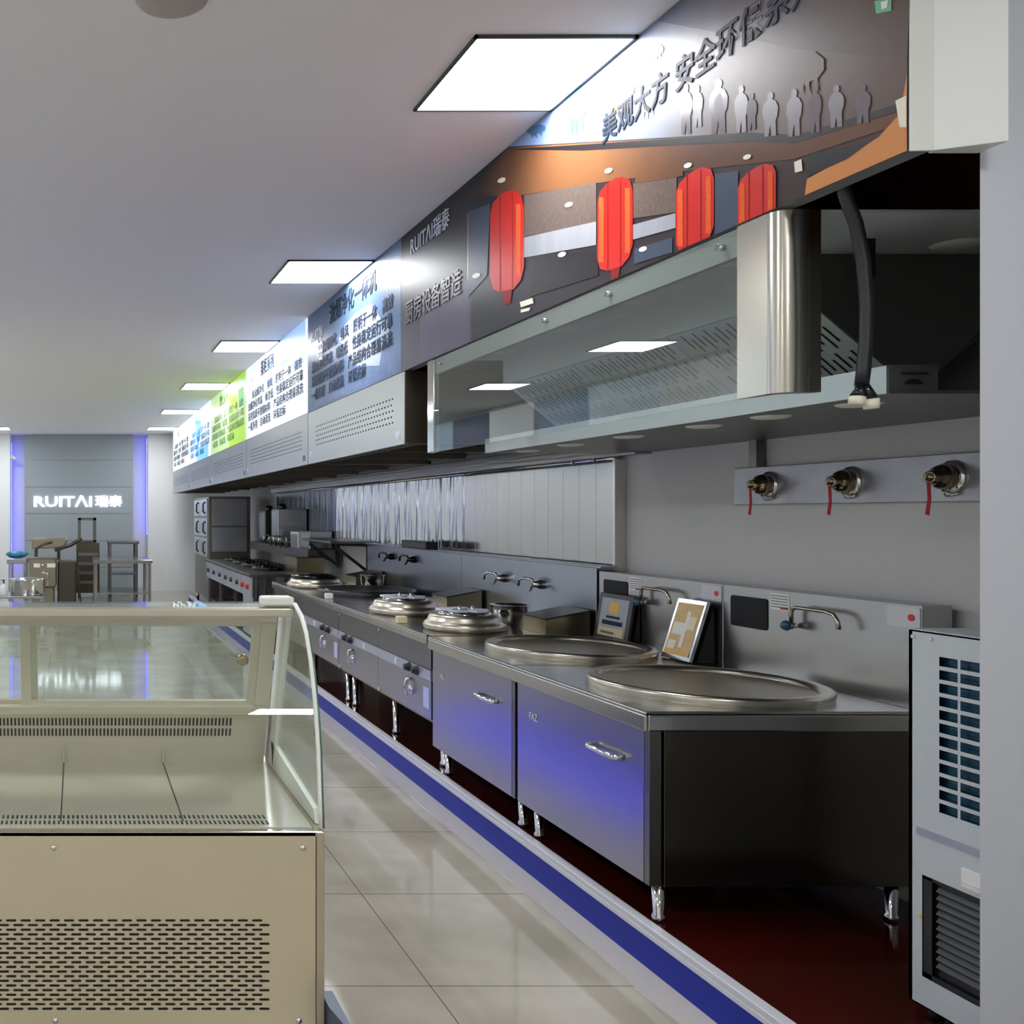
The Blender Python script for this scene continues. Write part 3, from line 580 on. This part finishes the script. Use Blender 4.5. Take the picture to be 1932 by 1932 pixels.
# ------------------------------------------------------------------ gas double range (knobs) and the range beyond it
def gas_range(y0, y1, label):
    t = thing('gas_wok_range', label, 'stove', ((CX0+CX1)/2, (y0+y1)/2, PH), 'gas wok ranges')
    ym = (y0+y1)/2
    c = MB().box(CX0, CX1, y0, y1, CT-.012, CT).box(CX0, CX0+.012, y0, y1, CT-.05, CT-.012).box(CX0, CX0+.02, y0+.002, y1-.002, CT, CT+.006).build('worktop', COUNTER, t, bevel=.004)
    for k, (a, b) in enumerate(((y0+.004, ym-.002), (ym+.002, y1-.004))):
        fp = MB().box(CX0+.03, CX0+.045, a, b, .44, .664).build('lower_panel', STEELV, t, bevel=.002)
        MB().box(CX0+.03, CX0+.045, a, b, .735, CT-.05).build('upper_panel', mat('dark_front_steel', (120,118,126), .28, 1, bump=.05, bscale=(3,3,30)), t)
        st = MB().box(CX0+.026, CX0+.045, a, b, .668, .731).build('control_strip', mat('strip_alu', (190,192,204), .35, .7), t)
        for q in ((.36,.22) if k == 0 else (.78,.64)):
            yy = a+(b-a)*q
            MB().lathe((CX0+.026,yy,.70), [(.03,0),(.03,.012),(.022,.018),(.020,.034),(0,.034)], 20, axis=(-1,0,0)).build('knob', BLACK, st)
        MB().box(CX0+.018, CX0+.026, a+(b-a)*(.6 if k == 0 else .3), a+(b-a)*(.6 if k == 0 else .3)+.02, .68, .72).build('indicator', WHITE, st)
        yy = a+(b-a)*(.35 if k == 0 else .62)
        h = MB().lathe((CX0+.03,yy,.56), [(.030,0),(.026,.012),(0,.014)], 20, axis=(-1,0,0)).tube([(CX0+.012,yy,.53),(CX0,yy,.54),(CX0-.002,yy,.60),(CX0+.005,yy,.625),(CX0+.026,yy-.012,.63)], .009, 10)
        h.build('latch_handle', CHROME, fp)
        for z in (.45, .86): MB().cyl((CX0+.022, b-.03, z), (CX0+.03, b-.03, z), .012).build('screw', CHROME, fp if z < .5 else t)
    MB().box(CX0+.026, CX0+.03, y0+.03, y0+.12, .50, .62).build('paper_label', mat('label_paper', (190,196,226), .5), t)
    s = MB().box(CX0+.05, CX1, y0+.01, y0+.02, .42, CT-.05).box(CX0+.05, CX1, y1-.02, y1-.01, .42, CT-.05).box(CX0+.05, CX1, y0+.02, y1-.02, .42, .44)
    s.build('side_panel', mat('brown_side_steel', (132,116,88), .3, .9), t)
    for x in (CX0+.13, CX1-.1):
        for y in (y0+.06, ym-.08, y1-.12): leg(x, y, .43, t, .028)
    b = MB().box(CX1, CX1+.11, y0+.005, y1, CT-.05, 1.335).box(CX1-.03, CX1+.07, y0-(.09 if y0 < 6 else 0), y1, 1.335, 1.350)
    b.build('backsplash', mat('splash_blue_steel', (166,172,184), .26, 1, bump=.22, bscale=(2,2,2)), t, bevel=.003)
    return t
gas_range(5.59, 7.56, 'gas wok range with knobs and two capped wok rings, next to the bowls')
gas_range(7.565, 10.0, 'far gas wok range holding the big dark pan')
def wok_ring(x, y, r, label, black):
    t = thing('wok_ring', label, 'wok ring', (x, y, CT), 'wok rings on the gas ranges')
    MB().lathe((x,y,CT+.001), [(r*.96,0),(r*1.02,.012),(r*1.03,.03),(r*.99,.046),(r*.93,.055),(r*.92,.06),(r*.9,.075),(r*.86,.09),(r*.80,.098),(r*.62,.10)], 56).build('ring_body', mat('ring_steel', (206,198,182), .32, 1, bump=.2, bscale=(14,14,5)), t)
    if black:
        MB().lathe((x,y,CT+.09), [(r*.55,.0),(r*.9,.012),(r*.86,.03),(r*.5,.04),(0,.042)], 48).build('wok', BLACKG, t)
    else:
        MB().lathe((x,y,CT+.10), [(r*.66,0),(r*.64,.012),(0,.016)], 40).build('lid', CHROME, t)
        w_ = MB()
        for k in range(5):
            a = k*1.25+.3; q = r*.42; px, py = x+q*math.cos(a), y+q*math.sin(a)
            w_.prism([(px+.07*math.cos(b*PI/3+a), py+.05*math.sin(b*PI/3+a), CT+.1165) for b in range(6)], (0,0,.006+.004*(k % 3)))
        w_.build('wrapping', mat('white_film', (220,226,232), .25), t)
        for dx in (-.05, .03): MB().cyl((x+dx,y-.05,CT+.11),(x+dx,y-.05,CT+.150),.012,12).build('lid_knob', CHROME, t)
    return t
wok_ring(2.40, 5.90, .235, 'round steel wok ring with shiny wrapped lid, nearest of the rings', False)
wok_ring(2.36, 6.86, .24, 'round steel wok ring with shiny wrapped lid beside the big dark pan', False)
wok_ring(2.33, 9.32, .26, 'far round wok ring topped by a black wok', True)
t = thing('round_pan', 'wide dark round pan set into the far gas range', 'pan', (2.60, 8.56, CT))
MB().lathe((2.6,8.56,CT+.001), [(.42,0),(.425,.03),(.415,.045),(.38,.04),(.3,.02),(0,.012)], 72).build('pan_body', mat('dark_pan', (72,72,74), .35, .7), t)
MB().box(2.22,2.225,8.40,8.52,CT+.015,CT+.05).build('sticker', mat('sticker_pale', (190,206,220), .5), t)
def pot(x, y, label):
    t = thing('small_pot', label, 'pot', (x, y, CT), 'small pots behind the wok rings')
    MB().lathe((x,y,CT+.001), [(.08,0),(.10,.03),(.11,.08),(.115,.125),(.125,.13),(.105,.13),(.10,.09),(.07,.03),(0,.025)], 40).build('pot_body', POLISH, t)
pot(2.80, 6.16, 'small round steel pot behind the nearest wok ring'); pot(2.84, 9.16, 'small round steel pot behind the big dark pan')
def flue(y0, y1, label):
    t = thing('flue_box', label, 'flue box', (2.86, (y0+y1)/2, CT), 'flue boxes on the ranges')
    b = MB(); P8 = [(2.77,CT+.001),(3.03,CT+.001),(3.03,1.073),(2.77,1.024)]
    b.prism([(x,y0,z) for x,z in P8], (0,y1-y0,0)); b.build('box_body', mat('flue_steel', (176,164,136), .28, .95, bump=.1, bscale=(6,6,6)), t)
    MB().prism([(2.763,y0-.006,1.026),(3.03,y0-.006,1.077),(3.03,y0-.006,1.083),(2.763,y0-.006,1.032)], (0,y1-y0+.012,0)).build('top_cover', mat('flue_top', (74,72,68), .3, .9), t)
flue(5.63, 5.92, 'steel flue box with sloping dark top beside the award plaque')
flue(7.13, 7.42, 'steel flue box with sloping dark top between the two gas ranges')
flue(9.45, 9.80, 'farthest steel flue box with sloping dark top, by the black wok')
for x, y, l, m in ((2.13, 6.25, 'small cream square block on the range front edge', GOLD), (2.13, 8.05, 'small white square block on the far range edge', WHITE)):
    tag(MB().box(x-.03, x+.03, y-.03, y+.03, CT+.001, CT+.045).build('square_block', mat('cream_block', (226,212,176), .5) if m is GOLD else m, bevel=.005), l, 'block')
def splash_tap(y, z, label, black=False):
    t = thing('splash_tap', label, 'tap', (CX1, y, z), 'taps on the range splashbacks')
    m = BLACKG if black else CHROME
    MB().lathe((CX1-.001,y,z), [(.030,0),(.03,.02),(.022,.035),(.018,.06),(0,.062)], 20, axis=(-1,0,0)).build('tap_body', m, t)
    MB().tube([(CX1-.05,y,z),(CX1-.06,y+.02,z+.03),(CX1-.07,y+.12,z+.035),(CX1-.075,y+.17,z+.02),(CX1-.075,y+.18,z-.02)], .009, 10).build('spout', m, t)
    MB().tube([(CX1-.06,y,z),(CX1-.075,y,z-.03),(CX1-.09,y-.01,z-.04)], .008, 8).build('lever', m, t)
splash_tap(6.78, 1.195, 'chrome tap on the splashback behind the nearest wok ring'); splash_tap(6.24, 1.19, 'chrome tap with long lever, beside the one nearest the bowls')
splash_tap(9.20, 1.24, 'black tap over the far gas range', True); splash_tap(8.60, 1.24, 'black tap over the big dark pan', True)
tag(MB().box(CX1-.14, CX1-.031, 7.95, 8.55, 1.352, 1.42).build('black_tray', BLACK, bevel=.01), 'flat black tray lying on the splashback ledge', 'tray')
# ------------------------------------------------------------------ far wall shelf and meter boxes
sh = thing('wall_shelf', 'grey shelf on a dark triangular bracket past the gas ranges', 'shelf', (2.95, 10.9, 1.27))
MB().box(2.72, WX-.02, 10.2, 11.5, 1.335, 1.36).build('board', STEELD, sh)
for y in (10.25, 11.4):
    MB().prism([(2.76,y,1.335),(3.15,y,1.335),(3.15,y,1.30),(2.80,y,1.31)], (0,.03,0)).box(3.12,3.15,y,y+.03,1.02,1.30).slab((2.80,y,1.31),(2.80,y+.03,1.31),(3.12,y+.03,1.06),(3.12,y,1.06),.03).build('bracket', BLACK, sh)
for i, (y0, x0, z0, z1, l, m) in enumerate(((11.7, 2.86, 1.22, 1.44, 'steel wall box above the shelf end', STEEL), (12.3, 2.86, 1.18, 1.42, 'pale wall box beside the white upright box', WHITE),
      (13.0, 2.75, 1.28, 1.72, 'tall grey meter box with a black lamp on top', STEEL), (13.9, 2.75, 1.28, 1.70, 'second grey meter box by the dark ribbed cladding', STEELD))):
    t = thing('meter_box', l, 'box', (x0, y0, z0), 'boxes on the far kitchen wall')
    MB().box(x0, WX-.06, y0, y0+.45, z0, z1).build('box_body', m, t, bevel=.006)
    MB().box(x0-.004, x0, y0+.03, y0+.42, z0+.03, z1-.03).build('door', HOODST, t)
    if i > 1: MB().lathe((x0+.1,y0+.2,z1), [(.05,0),(.06,.03),(.04,.07),(0,.08)], 16).build('lamp', BLACKG, t)
for k in range(4):
    y = 12.55+k*.33; t = thing('gooseneck_tap', 'chrome gooseneck tap on the far wall, %s from the camera' % ['first','second','third','fourth'][k], 'tap', (2.74, y, 1.22), 'gooseneck taps on the far wall')
    MB().tube([(2.76,y,1.20),(2.76,y,1.32),(2.74,y,1.35),(2.70,y,1.355),(2.67,y,1.33),(2.66,y,1.27)], .012, 8).build('spout', CHROME, t)
bx('trim_4', STEELD, (2.78, WX, 11.45, 15.3, 1.10, 1.22), kind='structure')
# ------------------------------------------------------------------ far cooker row
fr = thing('far_cooker', 'long far steel cooker with open frame base and black burners', 'cooker', (2.5, 13, PH))
MB().box(2.05, 2.95, 11.3, 15.2, .90, .937).build('worktop', STEELD, fr, bevel=.004)
for y0, y1 in ((11.32,12.0),(12.02,13.4),(13.42,15.18)):
    pnl = MB().box(2.07, 2.09, y0, y1, .66, .90).build('front_panel', mat('far_front', (176,182,192), .4, .5), fr)
    n = 2 if y1-y0 < 1 else 3
    for k in range(n): MB().lathe((2.07, y0+(y1-y0)*(k+.5)/n, .78), [(.035,0),(.03,.03),(0,.032)], 14, axis=(-1,0,0)).build('knob', BLACK if y0 > 12 else RED, pnl)
for x in (2.11, 2.5, 2.88):
    for y in (11.36, 12.6, 13.9, 15.1): MB().box(x-.02, x+.02, y-.02, y+.02, PH+.001, .90).build('leg', STEEL, fr)
MB().box(2.08, 2.10, 11.32, 11.9, .2, .66).build('lower_panel', mat('far_front'), fr)
MB().box(2.12, 2.92, 11.4, 15.1, .30, .32).build('lower_shelf', STEELD, fr)
for k, y in enumerate((12.2, 12.95, 13.7, 14.45)):
    t = thing('burner', 'black trivet burner, %s from the camera on the far cooker' % ['first','second','third','fourth'][k], 'burner', (2.45, y, .937), 'burners on the far cooker')
    g = MB().lathe((2.45,y,.938), [(.20,0),(.21,.03),(.19,.045),(.12,.03),(0,.03)], 24)
    for a in range(6): g.box(2.45-.01+.15*math.cos(a*PI/3), 2.46+.15*math.cos(a*PI/3), y-.01+.15*math.sin(a*PI/3), y+.01+.15*math.sin(a*PI/3), .96, 1.0)
    g.build('trivet', BLACKG, t)
fb = thing('flue_box', 'grey open flue box on the far cooker end', 'flue box', (2.8, 11.4, .937), 'flue boxes on the ranges')
MB().box(2.62, 2.95, 11.33, 11.95, .938, 1.13).build('box_body', mat('flue_steel'), fb); MB().box(2.61, 2.96, 11.32, 11.96, 1.13, 1.14).build('top_cover', mat('flue_top'), fb)
# steam cabinet
sc = thing('steam_cabinet', 'tall steel steam cabinet with latched doors at the far end of the row', 'cabinet', (2.48, 16.3, PH))
MB().box(2.14, 2.82, 15.45, 17.2, .26, 1.935).build('body', mat('cab_steel', (128,124,116), .3, .9), sc, bevel=.01)
for z0, z1 in ((1.04,1.44),(1.46,1.90)): MB().box(2.20, 2.76, 15.44, 15.45, z0, z1).build('side_recess', mat('cab_recess', (164,168,174), .35, .8), sc, bevel=.02)
for y0, y1 in ((15.5,16.3),(16.35,17.15)):
    for z0, z1 in ((.95,1.25),(1.28,1.58),(1.61,1.90)):
        d = MB().box(2.115, 2.14, y0, y1, z0, z1).build('door', mat('cab_door', (196,202,208), .3, .8), sc, bevel=.01)
        MB().tube([(2.115,y0+.15,z0+.05),(2.08,y0+.15,z0+.08),(2.08,y0+.15,z1-.08),(2.115,y0+.15,z1-.05)], .014, 8).build('handle', BLACK, d)
for x in (2.18, 2.78):
    for y in (15.5, 17.1): MB().cyl((x,y,PH+.001),(x,y,.26),.025).build('leg', CHROME, sc)
# ------------------------------------------------------------------ air cooler
ac = thing('air_cooler', 'tall grey white cooling unit with teal fin slots beside the pillar', 'cooling unit', (2.8, 2.62, PH))
Xa = 2.5; Y0, Y1 = 2.49, 2.865
slots = []
for c0, c1 in ((2.706,2.764),(2.640,2.698),(2.574,2.632),(2.508,2.566)):
    for k in range(12): slots.append((c0, c1, 1.210-k*.0385, 1.237-k*.0385))
f = MB()
zs = sorted({.195, 1.305, .285-.0, .585, .70, .73}|{s[2] for s in slots}|{s[3] for s in slots}); ysq = sorted({Y0, Y1, 2.82}|{s[0] for s in slots}|{s[1] for s in slots})
def hole(y, z): return any(a < y < b and c < z < d for a, b, c, d in slots) or (y < 2.82 and .285 < z < .585)
for i in range(len(ysq)-1):
    for j in range(len(zs)-1):
        if not hole((ysq[i]+ysq[i+1])/2, (zs[j]+zs[j+1])/2):
            f.quad((Xa,ysq[i],zs[j]),(Xa,ysq[i],zs[j+1]),(Xa,ysq[i+1],zs[j+1]),(Xa,ysq[i+1],zs[j]))
f.build('front_grille_panel', ACW, ac)
MB().box(Xa+.03, 3.10, Y0, Y1-.012, .195, 1.30).box(Xa, 3.10, Y1-.012, Y1, .195, 1.305).box(Xa, 3.10, Y0, Y1, 1.300, 1.308).box(Xa, Xa+.03, Y0, Y1-.012, .195, .20).build('casing', ACW, ac)
MB().box(Xa+.014, Xa+.03, Y0+.01, Y1-.014, .75, 1.25).build('cooling_fins', TEAL, ac)
lv = MB().box(Xa+.015, Xa+.03, Y0+.01, 2.82, .285, .585)
for k in range(11): lv.prism([(Xa+.004,Y0+.02,.33+k*.022),(Xa+.014,Y0+.02,.342+k*.022),(Xa+.016,Y0+.02,.336+k*.022)], (0,2.78-Y0-.02,0), 1)
lv.box(Xa+.002, Xa+.006, 2.79, 2.82, .285, .585); lv.box(Xa+.002, Xa+.006, Y0, 2.82, .575, .585); lv.box(Xa+.002, Xa+.006, Y0, 2.82, .285, .30)
lv.build('louvre_grille', [BLACK, mat('louvre_grey', (70,74,78), .4)], ac)
MB().box(Xa-.004, Xa, Y0, 2.835, .700, .722).build('seam_strip', mat('strip_alu'), ac)
MB().box(Xa-.006, Xa, 2.52, 2.69, .60, .655).box(Xa-.010, Xa-.006, 2.54, 2.68, .615, .62).build('door_grip', WHITE, ac, bevel=.003)
for y in (2.85, 2.79): MB().cyl((Xa-.003,y,1.285),(Xa,y,1.285),.006).build('screw', CHROME, ac)
MB().cyl((Xa-.003,2.823,.46),(Xa+.001,2.823,.46),.005).build('brass_lock', GOLD, ac)
for y in (2.53, 2.82):
    for x in (2.54, 3.05): MB().cyl((x,y,PH+.001),(x,y,.195),.02).build('foot', BLACK, ac)
# ------------------------------------------------------------------ display case
XE = .62; XL = -1.25; YC = 2.40
dc = thing('display_case', 'glass topped stainless refrigerated display case in the left foreground', 'display case', (-.3, 2.8, 0))
fp = MB().box(XL, XE-.018, YC, YC+.012, .12, .848)
for r in range(20):
    z = .628-r*.0117
    for k in range(44):
        x = .486-.026/2-k*.0364-(0 if r % 2 else .018)
        if x > XL+.1: fp.poly([(x+a, YC-.0007, z+b) for a, b in rrect(0, 0, .026, .0056, .0027, 2)][::-1], 1)
fp.build('front_panel', [WARM, DARK], dc)
MB().box(XE-.016, XE+.004, YC-.002, 3.18, .10, .850).box(XL, XE-.016, 3.10, 3.18, .10, 1.02).build('body_shell', mat('case_post', (198,184,160), .35, .8), dc, bevel=.002)
for x in (-.057, .57): MB().lathe((x, YC, .81), [(.008,0),(.006,.004),(0,.005)], 12, axis=(0,-1,0)).build('screw', CHROME, dc)
for x in (-.053, .56): MB().lathe((x, YC, .375), [(.008,0),(.006,.004),(0,.005)], 12, axis=(0,-1,0)).build('screw', CHROME, dc)
MB().box(XL, XE, YC, 2.426, .838, .852).build('sill', POLISH, dc, bevel=.002)
MB().box(XL, XE, YC+.05, 3.10, .02, .12).build('plinth', BLACK, dc)
# inner floor with slots, back panel with slots
fl = MB().box(XL, XE-.02, 2.424, 3.08, .845, .855)
for r in range(2):
    for k in range(115):
        x = .492-k*.0122
        if x > XL+.05: fl.poly([(x-.003,2.444+r*.045,.8556),(x+.003,2.444+r*.045,.8556),(x+.0022,2.474+r*.045,.8556),(x-.0034,2.474+r*.045,.8556)], 1)
for x in (-.04, .277, -.36, -.68): fl.box(x-.0018, x+.0018, 2.47, 3.06, .855, .8556, 1)
fl.build('tray_floor', [mat('tray_steel', (204,196,180), .16, .3, bump=.05, bscale=(4,4,4)), DARK], dc)
bk = MB().prism([(XL,3.06,.855),(XL,3.075,.855),(XL,3.01,1.025),(XL,2.995,1.025)], (XE-.02-XL,0,0))
for r in range(2):
    for k in range(120):
        x = .486-k*.0117
        z0 = .947+r*.036; yy = lambda z: 3.06-.065*(z-.855)/.17-.0010
        if x > XL+.05: bk.poly([(x-.003,yy(z0),z0),(x+.003,yy(z0),z0),(x+.003,yy(z0+.026),z0+.026),(x-.003,yy(z0+.026),z0+.026)], 1)
for x in (-.04, .277): bk.box(x-.0015, x+.0015, 3.035, 3.05, .86, .93, 0)
bk.build('back_duct', [mat('duct_steel', (212,203,184), .35, .3), DARK], dc)
MB().box(XL, XE-.02, 2.985, 3.12, 1.022, 1.034).build('rear_ledge', WARM, dc, bevel=.002)
# top beam
MB().box(XL, XE, 2.72, 2.88, 1.356, 1.381).build('top_beam', mat('beam_alu', (206,198,180), .35, .6), dc, bevel=.004)
MB().box(XL, XE-.01, 2.715, 2.885, 1.381, 1.386).build('top_glass', GCASE, dc)
# rear sliding doors, leaning
def rq(f, g, off=0):  # f along x, g 0..1 from ledge to top
    return (f, 2.995-.135*g+off, 1.034+.318*g)
def bar(x0, x1, g0, g1, th=.016, m=WARMP, name='door_frame', parent=dc, mb=None):
    b = mb or MB(); b.slab(rq(x0,g0), rq(x1,g0), rq(x1,g1), rq(x0,g1), th); return b
b = MB(); bar(XL, XE-.02, 0, .07, mb=b); bar(XL, XE-.02, .93, 1, mb=b); bar(.555, XE-.02, .07, .93, mb=b)
b.build('rear_frame', WARMP, dc, bevel=.002)
for x0, x1, off in ((-.17, .555, .0), (XL, -.12, .02)):
    dm = MB(); 
    for a in ((x0,x1,.07,.12),(x0,x1,.89,.93),(x0,x0+.03,.12,.89),(x1-.025,x1,.12,.89)): dm.slab(*[rq(p, g, off+.002) for p, g in ((a[0],a[2]),(a[1],a[2]),(a[1],a[3]),(a[0],a[3]))], .010)
    d = dm.build('sliding_door', WARMP, dc)
    MB().slab(rq(x0+.03,.12,off-.003), rq(x1-.025,.12,off-.003), rq(x1-.025,.89,off-.003), rq(x0+.03,.89,off-.003), .004).build('pane', GCASE, d)
lk = rq(.505, .55, -.022); MB().lathe(lk, [(.018,0),(.017,.008),(.008,.012),(0,.012)], 20, axis=(0,-.92,-.38)).build('door_lock', mat('brass', (196,180,140), .25, 1), dc)
MB().box(.225, .245, 2.86, 2.875, 1.325, 1.352).build('hook', WARMP, dc)
# curved front glass
CV = [(2.428,.852),(2.438,.93),(2.452,1.04),(2.475,1.13),(2.502,1.20),(2.535,1.265),(2.58,1.325),(2.635,1.365),(2.715,1.392)]
g = MB(); n = len(CV)
CG = CV[:7]+[(2.61,1.345),(2.665,1.358)]
vs = [(x,y,z) for x in (XL, XE-.004) for y, z in CG]+[(x,y+.005,z-.003) for x in (XL, XE-.004) for y, z in CG]
g.add(vs, [(i,i+1,n+i+1,n+i) for i in range(n-1)]+[(2*n+i,3*n+i,3*n+i+1,2*n+i+1) for i in range(n-1)], 0, True)
g.build('front_glass', GCASE, dc)
# end glass and its white frame
eg = [(XE, y, z) for y, z in CV]+[(XE,2.88,1.386),(XE,2.995,1.034),(XE,3.10,.852)]
MB().prism(eg, (.006,0,0)).build('end_glass', GCASE, dc)
fm = MB(); fm.tube([(XE+.003,y,z) for y, z in CV]+[(XE+.003,2.88,1.386)], .0065, 8)
fm.prism([(XE-.004,2.78,1.378),(XE-.004,2.89,1.378),(XE-.004,3.11,.852),(XE-.004,3.00,.852)], (.014,0,0))
fm.prism([(XE-.004,2.46,.852),(XE-.004,3.00,.852),(XE-.004,3.02,.935),(XE-.004,2.48,.885)], (.014,0,0))
fm.build('end_frame', WHITEF, dc)
ge = MB().tube([(XE+.0085,y-.006,z) for y, z in CV], .0022, 6); ge.build('glass_edge', GEDGE, dc)
tag(MB().box(.535, .625, 2.735, 2.80, 1.3865, 1.412).build('white_box', mat('cream_plastic', (226,224,212), .4), bevel=.006), 'small cream plastic box on the right end of the display case', 'box')
tag(MB().prism([(.63,2.38,0.001),(.66,2.2,0.001),(.66,2.46,0.001),(.63,2.46,0.001)], (0,0,.42)).build('floor_ramp', mat('blue_grey_plate', (78,88,108), .4, .2)), 'blue grey metal ramp edge at the foot of the display case', 'ramp')
# ------------------------------------------------------------------ machines and tables at the far end
ALU = mat('machine_steel', (150,140,120), .35, .85); MDK = mat('machine_dark', (84,78,66), .4, .7)
def table(x0, x1, y0, y1, h, label, m, shelf=.25):
    t = thing('work_table', label, 'table', ((x0+x1)/2, (y0+y1)/2, 0), 'work tables at the far end')
    MB().box(x0,x1,y0,y1,h-.06,h).build('tabletop', m, t, bevel=.008)
    for x in (x0+.05, x1-.05):
        for y in (y0+.05, y1-.05): MB().box(x-.025,x+.025,y-.025,y+.025,.001,h-.06).build('leg', m, t)
    MB().box(x0+.05,x1-.05,y0+.05,y1-.05,shelf,shelf+.025).build('shelf', m, t)
table(.30, 1.36, 17.0, 18.4, .83, 'steel table at the far end reflecting the glowing letters', mat('table_steel', (156,152,142), .18, .9), .22)
table(.62, 1.24, 18.8, 19.6, 1.12, 'taller grey table behind the steel table', mat('table_grey', (110,112,112), .3, .8), .45)
tw = thing('rack_tower', 'narrow grey framed machine tower behind the steel table', 'rack', (.25, 18.9, 0))
f = MB()
for x in (.06, .36):
    for y in (18.7, 19.05): f.box(x-.03,x+.03,y-.03,y+.03,.001,1.58)
f.box(.03,.39,18.67,19.08,1.53,1.58); f.box(.03,.39,18.67,19.08,1.10,1.14); f.build('frame', mat('tower_grey', (108,108,100), .4, .6), tw)
bx('control_box', MDK, (0.0,.45,18.5,19.05,.12,1.09), tw, .01)
for k in range(4): bx('shelf', STEELD, (.62-.58,.42,18.48,18.5,.3+k*.18,.36+k*.18), tw)
mx_ = thing('dough_machine', 'brown steel dough machine with raised trough and two dials', 'machine', (-.55, 17.2, 0))
MB().box(-.84,-.36,17.0,17.7,.35,.86).box(-.80,-.40,17.05,17.65,.001,.35).build('body', ALU, mx_, bevel=.02)
MB().box(-.86,-.34,16.98,17.72,.86,.89).build('top_cover', POLISH, mx_, bevel=.006)
MB().box(-.34,.0,17.2,17.8,.001,.80).build('gear_housing', MDK, mx_, bevel=.03)
for x, w_ in ((-.76,.11),(-.52,.15)): MB().box(x,x+w_,16.99,17.0,.70,.77).build('label_plate', WHITE, mx_)
MB().lathe((-.60,17.0,.735), [(.025,0),(.02,.02),(0,.02)], 12, axis=(0,-1,0)).build('knob', CHROME, mx_)
MB().prism([(-.83,17.75,1.0),(-.25,17.75,1.02),(-.15,17.75,1.16),(-.2,17.75,1.22),(-.83,17.75,1.20)], (0,.5,0)).build('trough', ALU, mx_, bevel=.02)
MB().box(-.78,-.72,17.8,17.9,.86,1.02).box(-.36,-.30,17.8,17.9,.80,1.02).build('trough_post', MDK, mx_)
MB().tube([(-.75,17.7,1.0),(-.6,17.7,1.1),(-.45,17.7,1.13)], .02, 8).tube([(-.4,17.7,.98),(-.1,17.7,1.08),(.1,17.7,1.2)], .035, 8).build('lever_arm', MDK, mx_)
tag(MB().tube([(.02,17.1,.7),(.05,17.1,.5),(.06,17.05,.25),(.1,17.0,.01)], .012, 8).build('floor_cable', BLACK), 'black cable dropping from the dough machine to the floor', 'cable')
bl = thing('blue_bag', 'crumpled teal bag lying left of the dough machine', 'bag', (-1.0, 17.4, .84))
m_ = MB(); vs = []
for i in range(9):
    for j in range(16):
        a = -PI/2+PI*i/8; b_ = 2*PI*j/16; r = 1+.18*math.sin(5*b_+3*a)+.12*math.sin(9*b_+1)
        vs.append((-1.08+.19*r*math.cos(a)*math.cos(b_), 17.4+.15*r*math.cos(a)*math.sin(b_), .915+.065*math.sin(a)))
m_.add(vs, [(i*16+j,i*16+(j+1)%16,(i+1)*16+(j+1)%16,(i+1)*16+j) for i in range(8) for j in range(16)], 0, True); m_.build('bag_body', mat('teal_bag', (28,120,150), .35), bl)
cbx = thing('side_bench', 'low steel bench under the teal bag and beside the machine', 'bench', (-1.1, 17.4, 0))
MB().box(-1.25,-.88,17.1,17.9,.76,.848).build('bench_top', STEEL, cbx, bevel=.01)
for x in (-1.2,-.93):
    for y in (17.15,17.85): MB().box(x-.02,x+.02,y-.02,y+.02,.001,.76).build('leg', STEEL, cbx)
lt = thing('low_table', 'low steel table in front of the dough machine carrying the stock pot', 'table', (-.95, 15.6, 0))
MB().box(-1.35,-.50,15.2,16.1,.30,.34).build('tabletop', STEEL, lt, bevel=.006)
for x in (-1.3,-.55):
    for y in (15.25,16.05): MB().box(x-.02,x+.02,y-.02,y+.02,.001,.30).build('leg', STEEL, lt)
sp2 = thing('stock_pot', 'round lidded steel stock pot in front of the dough machine', 'pot', (-.80, 15.6, .34))
MB().lathe((-.80,15.6,.341), [(.27,0),(.285,.03),(.285,.24),(.29,.245)], 36).build('pot_body', POLISH, sp2)
MB().lathe((-.80,15.6,.586), [(.295,0),(.29,.015),(.1,.035),(0,.038)], 36).build('lid', CHROME, sp2)
MB().tube([(-.54,15.5,.50),(-.46,15.5,.50),(-.46,15.5,.68),(-.56,15.5,.70)], .015, 8).build('handle', STEEL, sp2)
sb = thing('soap_bottle', 'white pump bottle with black head left of the stock pot', 'bottle', (-1.18, 15.5, .34))
MB().lathe((-1.18,15.5,.341), [(.055,0),(.06,.02),(.06,.14),(.03,.165),(.02,.18)], 20).build('bottle', WHITE, sb)
MB().cyl((-1.18,15.5,.52),(-1.18,15.5,.57),.012).box(-1.22,-1.16,15.49,15.51,.57,.585).build('pump_head', BLACK, sb)
sf = thing('security_camera', 'tiny white camera on the violet recess at the far left', 'camera', (-1.38, 20.55, 2.89))
MB().cyl((-1.38,20.56,2.87),(-1.30,20.5,2.85),.03).build('camera_body', WHITE, sf); MB().box(-1.4195,-1.36,20.54,20.58,2.84,2.92).build('bracket', WHITE, sf)
so = MB().prism([(1.93+a, 20.462, .42+b) for a, b in rrect(0,0,.10,.10,.01)], (0,.008,0)); tag(so.build('wall_socket', WHITE), 'small white socket low on the far pier', 'socket')
